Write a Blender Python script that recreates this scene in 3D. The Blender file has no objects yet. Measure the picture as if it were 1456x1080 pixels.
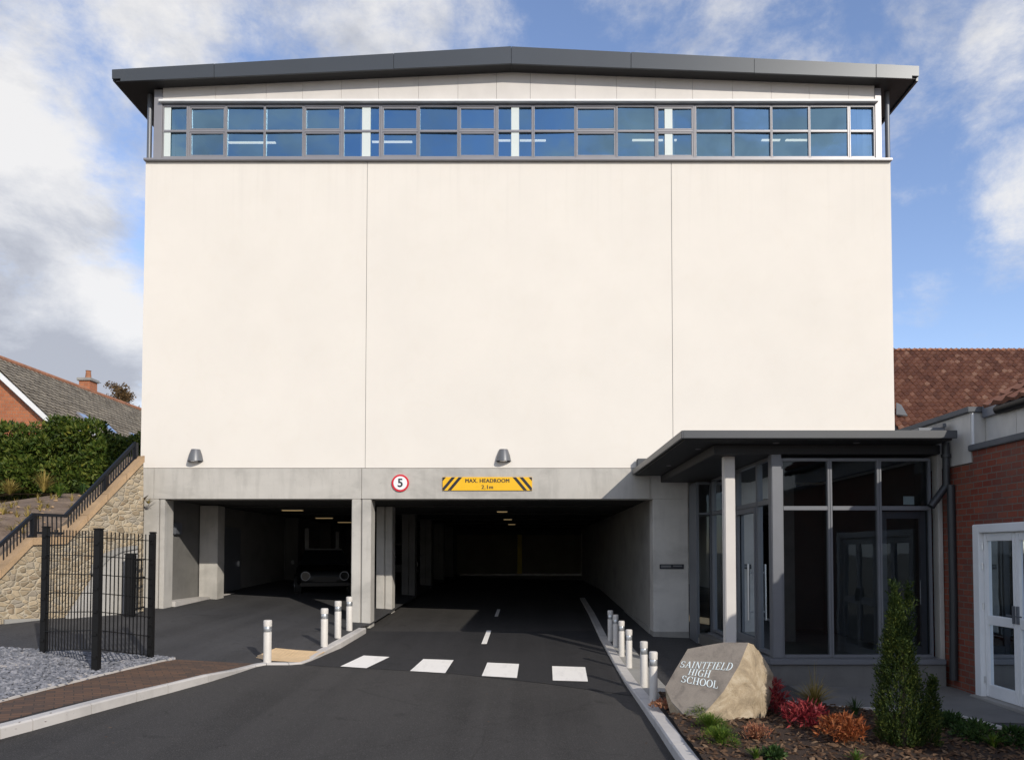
import bpy, bmesh, math, random
from mathutils import Vector, noise
random.seed(7)
R = math.radians
sc = bpy.context.scene
COL = sc.collection

# ------------------------------------------------------------------ camera survey
H = 1.76                 # camera height above datum (z=0 at the foot of the middle column)
F = 1050.0               # focal length in photo pixels
TH = R(1.9)
PX, PY = 752.0, 785.0 - F*math.tan(TH)
FWD = Vector((0, math.cos(TH), math.sin(TH))); UP = Vector((0, -math.sin(TH), math.cos(TH))); RT = Vector((1, 0, 0))
CAM = Vector((0, 0, H))
def ray(px, py): return RT*((px-PX)/F) - UP*((py-PY)/F) + FWD
def on_y(px, py, Y):
    d = ray(px, py); return CAM + d*(Y/d.y)
def on_x(px, py, X):
    d = ray(px, py); return CAM + d*(X/d.x)
def on_plane(px, py, p0, n):
    d = ray(px, py); return CAM + d*((p0-CAM).dot(n)/d.dot(n))
Y0 = 17.13               # front plane of the hall
def crossfall(x):
    if x >= -3.5: return max(-.035*(x+3.5), -.30)
    return min(.07*(-3.5-x), .42)
def G(x, y): return .035*(min(max(y, -6), 30)-Y0) + crossfall(x)
def gpt(px, py, dz=0.0):
    d = ray(px, py); a, b = 1.0, 200.0
    f = (lambda p: p.z - G(p.x, p.y) - (dz(p.x, p.y) if callable(dz) else dz))
    for _ in range(60):
        m = (a+b)/2
        if f(CAM+d*m) > 0: a = m
        else: b = m
    return CAM + d*a

# ------------------------------------------------------------------ materials
def new_mat(name):
    m = bpy.data.materials.new(name); m.use_nodes = True
    nt = m.node_tree; return m, nt, nt.nodes['Principled BSDF']
def N(nt, t, **kw):
    n = nt.nodes.new(t)
    for k, v in kw.items():
        if k in n.inputs: n.inputs[k].default_value = v
        else: setattr(n, k, v)
    return n
def L(nt, a, b): nt.links.new(a, b)
def ramp(nt, fac, stops):
    r = nt.nodes.new('ShaderNodeValToRGB')
    while len(r.color_ramp.elements) < len(stops): r.color_ramp.elements.new(.5)
    for e, (p, c) in zip(r.color_ramp.elements, stops):
        e.position = p; e.color = (*c, 1) if len(c) == 3 else c
    L(nt, fac, r.inputs[0]); return r.outputs[0]
def mixc(nt, fac, a, b, mode='MIX'):
    n = nt.nodes.new('ShaderNodeMix'); n.data_type = 'RGBA'; n.blend_type = mode
    for s, v in ((n.inputs[0], fac), (n.inputs[6], a), (n.inputs[7], b)):
        if isinstance(v, (int, float)): s.default_value = v
        elif isinstance(v, tuple): s.default_value = (*v, 1)
        else: L(nt, v, s)
    return n.outputs[2]
def pos(nt, scale=(1, 1, 1), rot=(0, 0, 0)):
    g = nt.nodes.new('ShaderNodeNewGeometry'); mp = nt.nodes.new('ShaderNodeMapping')
    mp.inputs['Scale'].default_value = scale; mp.inputs['Rotation'].default_value = rot
    L(nt, g.outputs['Position'], mp.inputs[0]); return mp.outputs[0]
def noise_tex(nt, vec, scale, detail=4, rough=.55, dist=0):
    n = N(nt, 'ShaderNodeTexNoise'); n.inputs['Scale'].default_value = scale
    n.inputs['Detail'].default_value = detail; n.inputs['Roughness'].default_value = rough
    n.inputs['Distortion'].default_value = dist; L(nt, vec, n.inputs['Vector']); return n.outputs[0]
def bump(nt, b, h, strength=.3, dist=.01):
    n = nt.nodes.new('ShaderNodeBump'); n.inputs['Strength'].default_value = strength
    n.inputs['Distance'].default_value = dist; L(nt, h, n.inputs['Height']); L(nt, n.outputs[0], b.inputs['Normal'])
def var_mat(name, c, amt=.12, scale=3, rough=.7, fine=0, metal=0, bumps=0, bscale=80, bdist=.004, stretch=(1, 1, 1), c2=None, spec=.5):
    m, nt, b = new_mat(name); p = pos(nt, stretch)
    n1 = noise_tex(nt, p, scale, 6, .6)
    lo = tuple(v*(1-amt) for v in c); hi = tuple(min(1, v*(1+amt)) for v in (c2 or c))
    col = ramp(nt, n1, [(.3, lo), (.7, hi)])
    if fine:
        n2 = noise_tex(nt, pos(nt), bscale, 3, .7)
        col = mixc(nt, fine, col, ramp(nt, n2, [(.3, tuple(v*.35 for v in c)), (.7, tuple(min(1, v*1.6) for v in c))]))
    L(nt, col, b.inputs['Base Color'])
    b.inputs['Roughness'].default_value = rough; b.inputs['Metallic'].default_value = metal
    b.inputs['Specular IOR Level'].default_value = spec
    if bumps: bump(nt, b, noise_tex(nt, pos(nt), bscale, 4, .6), bumps, bdist)
    return m
def leaf_mat(name, stops, rough=.55, trans=.25):
    m, nt, b = new_mat(name)
    g = nt.nodes.new('ShaderNodeNewGeometry')
    n = noise_tex(nt, pos(nt), 2.2, 3)
    mx = N(nt, 'ShaderNodeMath', operation='ADD'); L(nt, g.outputs['Random Per Island'], mx.inputs[0]); L(nt, n, mx.inputs[1])
    mu = N(nt, 'ShaderNodeMath', operation='MULTIPLY'); L(nt, mx.outputs[0], mu.inputs[0]); mu.inputs[1].default_value = .55
    col = ramp(nt, mu.outputs[0], stops); L(nt, col, b.inputs['Base Color'])
    b.inputs['Roughness'].default_value = rough; b.inputs['Specular IOR Level'].default_value = .25
    t = nt.nodes.new('ShaderNodeBsdfTranslucent'); L(nt, col, t.inputs[0])
    ms = nt.nodes.new('ShaderNodeMixShader'); ms.inputs[0].default_value = trans
    L(nt, b.outputs[0], ms.inputs[1]); L(nt, t.outputs[0], ms.inputs[2])
    L(nt, ms.outputs[0], nt.nodes['Material Output'].inputs[0]); return m
def brick_mat(name, axis, c1, c2, mortar, bw=.225, rh=.085, msize=.012, worn=None):
    m, nt, b = new_mat(name)
    g = nt.nodes.new('ShaderNodeNewGeometry'); s = nt.nodes.new('ShaderNodeSeparateXYZ'); L(nt, g.outputs['Position'], s.inputs[0])
    cb = nt.nodes.new('ShaderNodeCombineXYZ'); L(nt, s.outputs['Y' if axis == 'x' else 'X'], cb.inputs[0])
    L(nt, s.outputs['Y' if axis == 'z' else 'Z'], cb.inputs[1])
    t = nt.nodes.new('ShaderNodeTexBrick'); L(nt, cb.outputs[0], t.inputs['Vector'])
    t.inputs['Scale'].default_value = 1; t.inputs['Brick Width'].default_value = bw; t.inputs['Row Height'].default_value = rh
    t.inputs['Mortar Size'].default_value = msize; t.inputs['Mortar Smooth'].default_value = .3; t.inputs['Bias'].default_value = -.1
    t.inputs['Color1'].default_value = (*c1, 1); t.inputs['Color2'].default_value = (*c2, 1); t.inputs['Mortar'].default_value = (*mortar, 1)
    nz = noise_tex(nt, pos(nt), 1.7, 5, .65)
    col = mixc(nt, ramp(nt, nz, [(.35, (0, 0, 0)), (.75, (.6, .6, .6))]), t.outputs[0], worn or tuple(v*.5 for v in c1))
    n2 = noise_tex(nt, pos(nt), 45, 4, .6)
    col = mixc(nt, .35, col, ramp(nt, n2, [(.3, (.5, .5, .5)), (.7, (1, 1, 1))]), 'MULTIPLY')
    L(nt, col, b.inputs['Base Color']); b.inputs['Roughness'].default_value = .85
    iv = N(nt, 'ShaderNodeMath', operation='SUBTRACT'); iv.inputs[0].default_value = 1; L(nt, t.outputs['Fac'], iv.inputs[1])
    ad = N(nt, 'ShaderNodeMath', operation='MULTIPLY_ADD'); L(nt, n2, ad.inputs[0]); ad.inputs[1].default_value = .4; L(nt, iv.outputs[0], ad.inputs[2])
    bump(nt, b, ad.outputs[0], .6, .012); return m
def glass_mat(name, refl, tint, gcol=(.8, .88, .95), fres=True):
    m, nt, b = new_mat(name); nt.nodes.remove(b)
    tr = nt.nodes.new('ShaderNodeBsdfTransparent'); tr.inputs[0].default_value = (*tint, 1)
    gl = nt.nodes.new('ShaderNodeBsdfGlossy'); gl.inputs['Roughness'].default_value = .015; gl.inputs[0].default_value = (*gcol, 1)
    n = noise_tex(nt, pos(nt), .9, 2); bm = nt.nodes.new('ShaderNodeBump'); bm.inputs['Strength'].default_value = .16; bm.inputs['Distance'].default_value = .02
    L(nt, n, bm.inputs['Height']); L(nt, bm.outputs[0], gl.inputs['Normal'])
    ms = nt.nodes.new('ShaderNodeMixShader')
    fr = nt.nodes.new('ShaderNodeFresnel'); fr.inputs[0].default_value = 1.5
    ad = N(nt, 'ShaderNodeMath', operation='ADD'); ad.inputs[1].default_value = refl; ad.use_clamp = True
    L(nt, fr.outputs[0], ad.inputs[0]); L(nt, ad.outputs[0], ms.inputs[0])
    L(nt, tr.outputs[0], ms.inputs[1]); L(nt, gl.outputs[0], ms.inputs[2]); L(nt, ms.outputs[0], nt.nodes['Material Output'].inputs[0])
    return m
def emit_mat(name, c, s):
    m, nt, b = new_mat(name); b.inputs['Base Color'].default_value = (*c, 1)
    b.inputs['Emission Color'].default_value = (*c, 1); b.inputs['Emission Strength'].default_value = s; return m

def concrete(name, c, dark=.6):
    m, nt, b = new_mat(name)
    n1 = noise_tex(nt, pos(nt, (.5, .5, .8)), 1.6, 8, .62, .4)
    n2 = noise_tex(nt, pos(nt, (2.2, 2.2, .35)), 2.3, 5, .6)
    col = ramp(nt, n1, [(.28, tuple(v*.72 for v in c)), (.5, c), (.72, tuple(min(1, v*1.12) for v in c))])
    col = mixc(nt, ramp(nt, n2, [(.5, (0, 0, 0)), (.78, (.45, .45, .45))]), col, tuple(v*dark for v in c))
    sp = noise_tex(nt, pos(nt), 26, 2, .5)
    col = mixc(nt, ramp(nt, sp, [(.70, (0, 0, 0)), (.76, (.4, .4, .4))]), col, tuple(v*.5 for v in c))
    L(nt, col, b.inputs['Base Color']); b.inputs['Roughness'].default_value = .85
    bump(nt, b, noise_tex(nt, pos(nt), 60, 5, .65), .25, .004); return m
def asphalt(name, c, patch=.35):
    m, nt, b = new_mat(name)
    n1 = noise_tex(nt, pos(nt), .55, 7, .65, .5)
    n2 = noise_tex(nt, pos(nt), 75, 3, .75)
    n3 = noise_tex(nt, pos(nt, (1, .25, 1)), 1.1, 4, .5)
    col = ramp(nt, n1, [(.3, tuple(v*(1-patch) for v in c)), (.7, tuple(v*(1+patch) for v in c))])
    col = mixc(nt, .3, col, ramp(nt, n3, [(.35, tuple(v*.7 for v in c)), (.65, tuple(v*1.35 for v in c))]))
    tk_ = noise_tex(nt, pos(nt, (1.5, .05, 1)), 1.3, 3, .6)
    col = mixc(nt, ramp(nt, tk_, [(.42, (0, 0, 0)), (.62, (.55, .55, .55))]), col, tuple(v*1.55 for v in c))
    oil = noise_tex(nt, pos(nt), 1.9, 5, .55, .8)
    col = mixc(nt, ramp(nt, oil, [(.63, (0, 0, 0)), (.70, (.6, .6, .6))]), col, tuple(v*.45 for v in c))
    col = mixc(nt, ramp(nt, n2, [(.52, (0, 0, 0)), (.64, (.8, .8, .8))]), col, tuple(min(1, v*3.2) for v in c))
    v = N(nt, 'ShaderNodeTexVoronoi', feature='DISTANCE_TO_EDGE'); v.inputs['Scale'].default_value = .32
    pn = noise_tex(nt, pos(nt), 1.2, 4); mx = nt.nodes.new('ShaderNodeVectorMath'); mx.operation = 'ADD'
    L(nt, pos(nt), mx.inputs[0]); L(nt, pn, mx.inputs[1]); L(nt, mx.outputs[0], v.inputs['Vector'])
    col = mixc(nt, ramp(nt, v.outputs['Distance'], [(.0, (.35, .35, .35)), (.006, (0, 0, 0))]), col, tuple(x*.4 for x in c))
    L(nt, col, b.inputs['Base Color']); b.inputs['Roughness'].default_value = .82; b.inputs['Specular IOR Level'].default_value = .3
    bump(nt, b, noise_tex(nt, pos(nt), 110, 3, .7), .45, .006); return m
def stone_wall_mat(name):
    m, nt, b = new_mat(name)
    pn = N(nt, 'ShaderNodeTexNoise'); pn.inputs['Scale'].default_value = 1.6; L(nt, pos(nt), pn.inputs['Vector'])
    mx = nt.nodes.new('ShaderNodeVectorMath'); mx.operation = 'MULTIPLY_ADD'
    L(nt, pn.outputs['Color'], mx.inputs[0]); mx.inputs[1].default_value = (.3, .3, .3); L(nt, pos(nt, (2.2, 2.2, 3.6)), mx.inputs[2])
    v = N(nt, 'ShaderNodeTexVoronoi', feature='DISTANCE_TO_EDGE'); v.inputs['Scale'].default_value = 3.1; L(nt, mx.outputs[0], v.inputs['Vector'])
    v2 = N(nt, 'ShaderNodeTexVoronoi'); v2.inputs['Scale'].default_value = 3.1; L(nt, mx.outputs[0], v2.inputs['Vector'])
    sx = nt.nodes.new('ShaderNodeSeparateColor'); L(nt, v2.outputs['Color'], sx.inputs[0])
    col = ramp(nt, sx.outputs[0], [(0, (.25, .20, .135)), (.3, (.41, .325, .215)), (.6, (.49, .40, .275)), (.85, (.34, .30, .24)), (1, (.30, .22, .135))])
    col = mixc(nt, .5, col, ramp(nt, noise_tex(nt, pos(nt), 14, 6, .7), [(.3, (.55, .5, .45)), (.7, (1, 1, 1))]), 'MULTIPLY')
    col = mixc(nt, ramp(nt, v.outputs['Distance'], [(.01, (1, 1, 1)), (.07, (0, 0, 0))]), col, (.46, .40, .30))
    L(nt, col, b.inputs['Base Color']); b.inputs['Roughness'].default_value = .9
    h = ramp(nt, v.outputs['Distance'], [(0, (0, 0, 0)), (.16, (1, 1, 1))])
    bump(nt, b, h, .65, .035); return m
def rock_mat(name, c, c2):
    m, nt, b = new_mat(name)
    n1 = noise_tex(nt, pos(nt), 4.5, 8, .68, .6)
    col = ramp(nt, n1, [(.3, tuple(v*.6 for v in c)), (.5, c), (.68, c2)])
    n2 = noise_tex(nt, pos(nt), 95, 3, .6)
    col = mixc(nt, .3, col, ramp(nt, n2, [(.35, (.45, .45, .45)), (.65, (1, 1, 1))]), 'MULTIPLY')
    L(nt, col, b.inputs['Base Color']); b.inputs['Roughness'].default_value = .88
    bump(nt, b, noise_tex(nt, pos(nt), 22, 8, .7), .5, .03); return m
def paver_mat(name):
    m, nt, b = new_mat(name)
    t = nt.nodes.new('ShaderNodeTexBrick'); L(nt, pos(nt, rot=(0, 0, R(-32))), t.inputs['Vector'])
    t.inputs['Scale'].default_value = 1; t.inputs['Brick Width'].default_value = .2; t.inputs['Row Height'].default_value = .1
    t.inputs['Mortar Size'].default_value = .006; t.inputs['Color1'].default_value = (.13, .068, .038, 1)
    t.inputs['Color2'].default_value = (.07, .043, .03, 1); t.inputs['Mortar'].default_value = (.035, .028, .022, 1)
    v = noise_tex(nt, pos(nt), 9, 4, .7)
    col = mixc(nt, ramp(nt, v, [(.62, (0, 0, 0)), (.7, (.6, .6, .6))]), t.outputs[0], (.2, .12, .06))
    L(nt, col, b.inputs['Base Color']); b.inputs['Roughness'].default_value = .85
    bump(nt, b, t.outputs['Fac'], -.5, .006); return m

M = {}
def render_mat(name, c):
    m, nt, b = new_mat(name)
    n1 = noise_tex(nt, pos(nt), .8, 6, .6); n2 = noise_tex(nt, pos(nt, (7, 7, .22)), 1.0, 5, .6); n3 = noise_tex(nt, pos(nt, (1, 1, .8)), 2.6, 7, .7, .6)
    col = ramp(nt, n1, [(.3, tuple(v*.975 for v in c)), (.7, tuple(v*1.02 for v in c))])
    col = mixc(nt, ramp(nt, n3, [(.52, (0, 0, 0)), (.70, (.12, .12, .12))]), col, tuple(v*k for v, k in zip(c, (.90, .86, .80))))
    sp = nt.nodes.new('ShaderNodeSeparateXYZ'); L(nt, pos(nt), sp.inputs[0])
    def band(z0, z1):
        k = nt.nodes.new('ShaderNodeMapRange'); L(nt, sp.outputs[2], k.inputs['Value']); k.inputs['From Min'].default_value = z0; k.inputs['From Max'].default_value = z1; k.inputs['To Min'].default_value = 0; k.inputs['To Max'].default_value = 1; return k.outputs[0]
    st = ramp(nt, n2, [(.50, (0, 0, 0)), (.74, (1, 1, 1))])
    mm = N(nt, 'ShaderNodeMath', operation='MULTIPLY'); L(nt, st, mm.inputs[0]); L(nt, band(8.6, 10.8), mm.inputs[1])
    m2 = N(nt, 'ShaderNodeMath', operation='MULTIPLY'); L(nt, mm.outputs[0], m2.inputs[0]); m2.inputs[1].default_value = .13
    col = mixc(nt, m2.outputs[0], col, tuple(v*.62 for v in c))
    L(nt, col, b.inputs['Base Color']); b.inputs['Roughness'].default_value = .92; b.inputs['Specular IOR Level'].default_value = .2
    bump(nt, b, noise_tex(nt, pos(nt), 120, 4, .7), .3, .003); return m
M['render'] = render_mat('cream_render', (.755, .715, .658))
M['concrete'] = concrete('board_concrete', (.475, .455, .42))
M['concrete_wall'] = concrete('smooth_concrete', (.56, .54, .51), .75)
M['deep_wall'] = concrete('deep_shade_concrete', (.085, .082, .078), .75)  # rear column concrete, darkened to paint in the gloom of the car park
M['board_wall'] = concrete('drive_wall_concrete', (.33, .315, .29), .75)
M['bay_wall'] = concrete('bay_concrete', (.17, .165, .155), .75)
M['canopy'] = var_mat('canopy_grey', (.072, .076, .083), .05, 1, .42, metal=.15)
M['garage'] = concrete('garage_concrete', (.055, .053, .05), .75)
M['panel'] = var_mat('pale_cladding', (.62, .59, .56), .06, 1.2, .55, bumps=.05)
M['white_paint'] = var_mat('white_paint', (.78, .79, .80), .05, 2, .5)
M['alu'] = var_mat('grey_aluminium', (.27, .265, .28), .06, 2, .38, metal=.25)
M['alu_dark'] = var_mat('slate_aluminium', (.14, .15, .17), .06, 2, .42, metal=.2)
M['pav_alu'] = var_mat('blue_grey_aluminium', (.165, .172, .19), .06, 2, .4, metal=.15)
M['fascia'] = var_mat('slate_fascia', (.066, .074, .084), .05, .5, .38, metal=.25)
M['soffit'] = var_mat('dark_soffit', (.022, .022, .024), .1, 1, .6)
M['roofing'] = var_mat('grey_roofing', (.12, .13, .15), .1, 1, .5)
M['glass_hi'] = glass_mat('sky_glass', .34, (.86, .92, .95), (.43, .74, 1.0))
M['glass_lo'] = glass_mat('entrance_glass', .0, (.60, .64, .66))
M['asphalt'] = asphalt('worn_asphalt', (.0315, .0295, .028))
M['asphalt_new'] = asphalt('fresh_asphalt', (.019, .0185, .0195), .25)
M['tarmac'] = asphalt('pavement_tarmac', (.036, .0355, .037), .35)
def paint_mat(name):
    m, nt, b = new_mat(name)
    wn = noise_tex(nt, pos(nt), 16, 8, .75); sc_ = noise_tex(nt, pos(nt, (1, .2, 1)), 9, 5, .7)
    col = mixc(nt, ramp(nt, wn, [(.62, (0, 0, 0)), (.74, (.7, .7, .7))]), (.84, .81, .76), (.15, .145, .14))
    col = mixc(nt, ramp(nt, sc_, [(.5, (0, 0, 0)), (.75, (.3, .3, .3))]), col, (.42, .40, .37))
    L(nt, col, b.inputs['Base Color']); b.inputs['Roughness'].default_value = .75
    bump(nt, b, noise_tex(nt, pos(nt), 110, 3), .3, .004); return m
M['paint'] = paint_mat('road_paint')
M['kerb'] = concrete('kerb_concrete', (.50, .475, .45), .7)
M['paver'] = paver_mat('brown_block_paving')
M['tactile'] = var_mat('buff_tactile', (.60, .43, .25), .12, 6, .8, .15)
M['slab'] = concrete('paving_slab', (.30, .29, .27), .7)
M['flag'] = concrete('dark_flag', (.16, .155, .148), .7)
M['mulch'] = var_mat('bark_mulch', (.045, .026, .016), .5, 14, .95, .3, bumps=.9, bscale=55, bdist=.03)
M['chip'] = leaf_mat('bark_chip', [(0, (.03, .016, .01)), (.45, (.075, .04, .022)), (.75, (.14, .085, .05)), (1, (.28, .20, .13))], .9, 0)
M['slate'] = var_mat('slate_gravel', (.15, .155, .17), .35, 9, .85, .3, bumps=.9, bscale=45, bdist=.03)
M['slate_chip'] = leaf_mat('slate_chip', [(0, (.06, .065, .075)), (.5, (.15, .155, .175)), (.8, (.26, .26, .28)), (1, (.42, .36, .28))], .7, 0)
M['soil'] = var_mat('dry_bank_soil', (.17, .115, .08), .4, 2.2, .95, .3, bumps=.8, bscale=30, bdist=.04, c2=(.24, .18, .13))
M['earth'] = var_mat('rough_ground', (.25, .215, .165), .3, .4, .95)
M['black'] = var_mat('black_powder_coat', (.006, .006, .0065), .1, 3, .55, spec=.3)
M['rail'] = var_mat('black_rail', (.008, .009, .012), .1, 3, .55, spec=.3)
M['stone'] = stone_wall_mat('rubble_stone')
M['coping'] = var_mat('tan_coping', (.40, .27, .155), .22, 3, .85, .15, bumps=.4, bscale=30, bdist=.01)
M['pale_wall'] = var_mat('pale_render', (.40, .385, .36), .1, 2, .85, .1)
M['bollard'] = var_mat('cream_bollard', (.60, .57, .53), .06, 6, .5, .06)
M['steel'] = var_mat('brushed_steel', (.62, .64, .66), .05, 4, .3, metal=.75)
M['lamp_grey'] = var_mat('lamp_grey', (.15, .155, .165), .04, 4, .42, metal=.3)
M['red'] = var_mat('sign_red', (.62, .012, .03), .03, 3, .4)
M['white'] = var_mat('sign_white', (.82, .83, .85), .02, 3, .4)
M['yellow'] = var_mat('sign_yellow', (.83, .47, .008), .03, 3, .45)
M['ink'] = var_mat('sign_ink', (.012, .014, .022), .05, 3, .5)
M['brickx'] = brick_mat('dark_red_brick', 'x', (.20, .038, .020), (.28, .068, .034), (.17, .135, .11), .225, .098, .010, (.13, .085, .07))
M['bricky'] = brick_mat('orange_brick', 'y', (.40, .13, .055), (.52, .19, .085), (.35, .22, .15), .225, .15, .012, (.33, .13, .07))
M['bricky_dark'] = brick_mat('red_brick', 'y', (.24, .08, .045), (.30, .10, .06), (.25, .2, .17))
M['black_pipe'] = var_mat('dark_pipe', (.028, .030, .034), .15, 3, .45)
M['grey_stone'] = var_mat('grey_coping', (.11, .115, .125), .15, 3, .8, .1)
M['lead'] = var_mat('lead_flashing', (.20, .21, .24), .12, 5, .5, metal=.3)
M['clad'] = var_mat('stained_cladding', (.52, .505, .48), .16, 2.6, .75, stretch=(1, 1, .5))
def tile_mat(name, stops, c):
    m, nt, b = new_mat(name)
    g = nt.nodes.new('ShaderNodeNewGeometry')
    col = ramp(nt, g.outputs['Random Per Island'], stops)
    col = mixc(nt, .55, col, ramp(nt, noise_tex(nt, pos(nt), 3.2, 6, .7), [(.32, (.42, .40, .40)), (.68, (1, 1, 1))]), 'MULTIPLY')
    L(nt, col, b.inputs['Base Color']); b.inputs['Roughness'].default_value = .88
    bump(nt, b, noise_tex(nt, pos(nt), 50, 3), .3, .01); return m
M['red_tile'] = tile_mat('red_clay_tile', [(0, (.15, .062, .040)), (.4, (.195, .080, .050)), (.85, (.235, .105, .066)), (.96, (.30, .15, .10)), (1, (.38, .22, .15))], None)
M['grey_tile'] = tile_mat('weathered_tile', [(0, (.17, .145, .11)), (.5, (.23, .20, .155)), (1, (.29, .25, .19))], None)
M['ridge'] = var_mat('clay_ridge', (.34, .15, .08), .25, 4, .9)
M['tyre'] = var_mat('rubber', (.012, .012, .012), .1, 4, .85)
M['car'] = var_mat('dark_car_paint', (.003, .0035, .0045), .05, 2, .35, spec=.25)
M['chrome'] = var_mat('chrome', (.8, .8, .82), .03, 4, .12, metal=1)
M['car_glass'] = var_mat('car_glass', (.01, .012, .014), .02, 2, .08)
M['rock'] = rock_mat('tan_rock', (.40, .315, .21), (.58, .49, .36))
M['rock_face'] = rock_mat('sawn_rock', (.275, .235, .195), (.32, .275, .225))
M['rock_face'].node_tree.nodes['Bump'].inputs['Strength'].default_value = .12
M['letters'] = var_mat('silver_letters', (.78, .86, .86), .03, 9, .4)
M['conifer'] = leaf_mat('conifer_leaf', [(0, (.008, .020, .006)), (.4, (.022, .044, .010)), (.65, (.052, .080, .014)), (.88, (.13, .145, .026)), (1, (.24, .22, .04))], .65, .2)
M['hedge'] = leaf_mat('hedge_leaf', [(0, (.012, .026, .006)), (.35, (.038, .070, .011)), (.62, (.085, .125, .02)), (.85, (.17, .19, .035)), (1, (.48, .38, .06))], .5, .25)
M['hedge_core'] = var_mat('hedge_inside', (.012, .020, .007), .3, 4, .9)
M['green'] = leaf_mat('green_leaf', [(0, (.03, .07, .012)), (.5, (.08, .15, .02)), (1, (.28, .33, .05))], .5, .25)
M['dark_green'] = leaf_mat('deep_green_leaf', [(0, (.012, .03, .01)), (.5, (.035, .075, .02)), (1, (.10, .16, .04))], .5, .25)
M['crimson'] = leaf_mat('crimson_leaf', [(0, (.07, .008, .012)), (.45, (.22, .020, .03)), (.8, (.40, .07, .07)), (1, (.52, .20, .16))], .5, .3)
M['orange'] = leaf_mat('rust_leaf', [(0, (.09, .025, .010)), (.45, (.27, .070, .024)), (.8, (.42, .15, .055)), (1, (.50, .28, .12))], .55, .3)
M['pinkish'] = leaf_mat('heather_leaf', [(0, (.14, .04, .025)), (.5, (.36, .14, .08)), (1, (.48, .30, .16))], .6, .2)
M['straw'] = leaf_mat('straw_blade', [(0, (.10, .10, .02)), (.5, (.30, .23, .06)), (1, (.55, .40, .14))], .6, .25)
M['autumn'] = leaf_mat('autumn_leaf', [(0, (.05, .038, .02)), (.5, (.13, .08, .035)), (1, (.24, .15, .06))], .7, .25)
M['bark'] = var_mat('bark', (.10, .075, .055), .25, 8, .9)
M['tube'] = emit_mat('tube_light', (1, .96, .80), .9)
M['dim_tube'] = emit_mat('dim_tube', (1, .74, .36), .17)
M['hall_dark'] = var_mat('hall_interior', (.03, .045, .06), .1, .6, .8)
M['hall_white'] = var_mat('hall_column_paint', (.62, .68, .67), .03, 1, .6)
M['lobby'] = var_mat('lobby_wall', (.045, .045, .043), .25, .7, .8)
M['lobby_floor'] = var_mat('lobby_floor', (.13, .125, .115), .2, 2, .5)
M['paper'] = var_mat('paper', (.55, .60, .58), .05, 5, .7)
M['skylight'] = var_mat('skylight_glass', (.35, .45, .60), .05, 3, .08, metal=.6)
M['backwall'] = var_mat('hoarding', (.11, .095, .07), .2, .8, .8)
M['yellow_wall'] = var_mat('yellow_post', (.45, .34, .03), .1, 2, .7)

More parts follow.
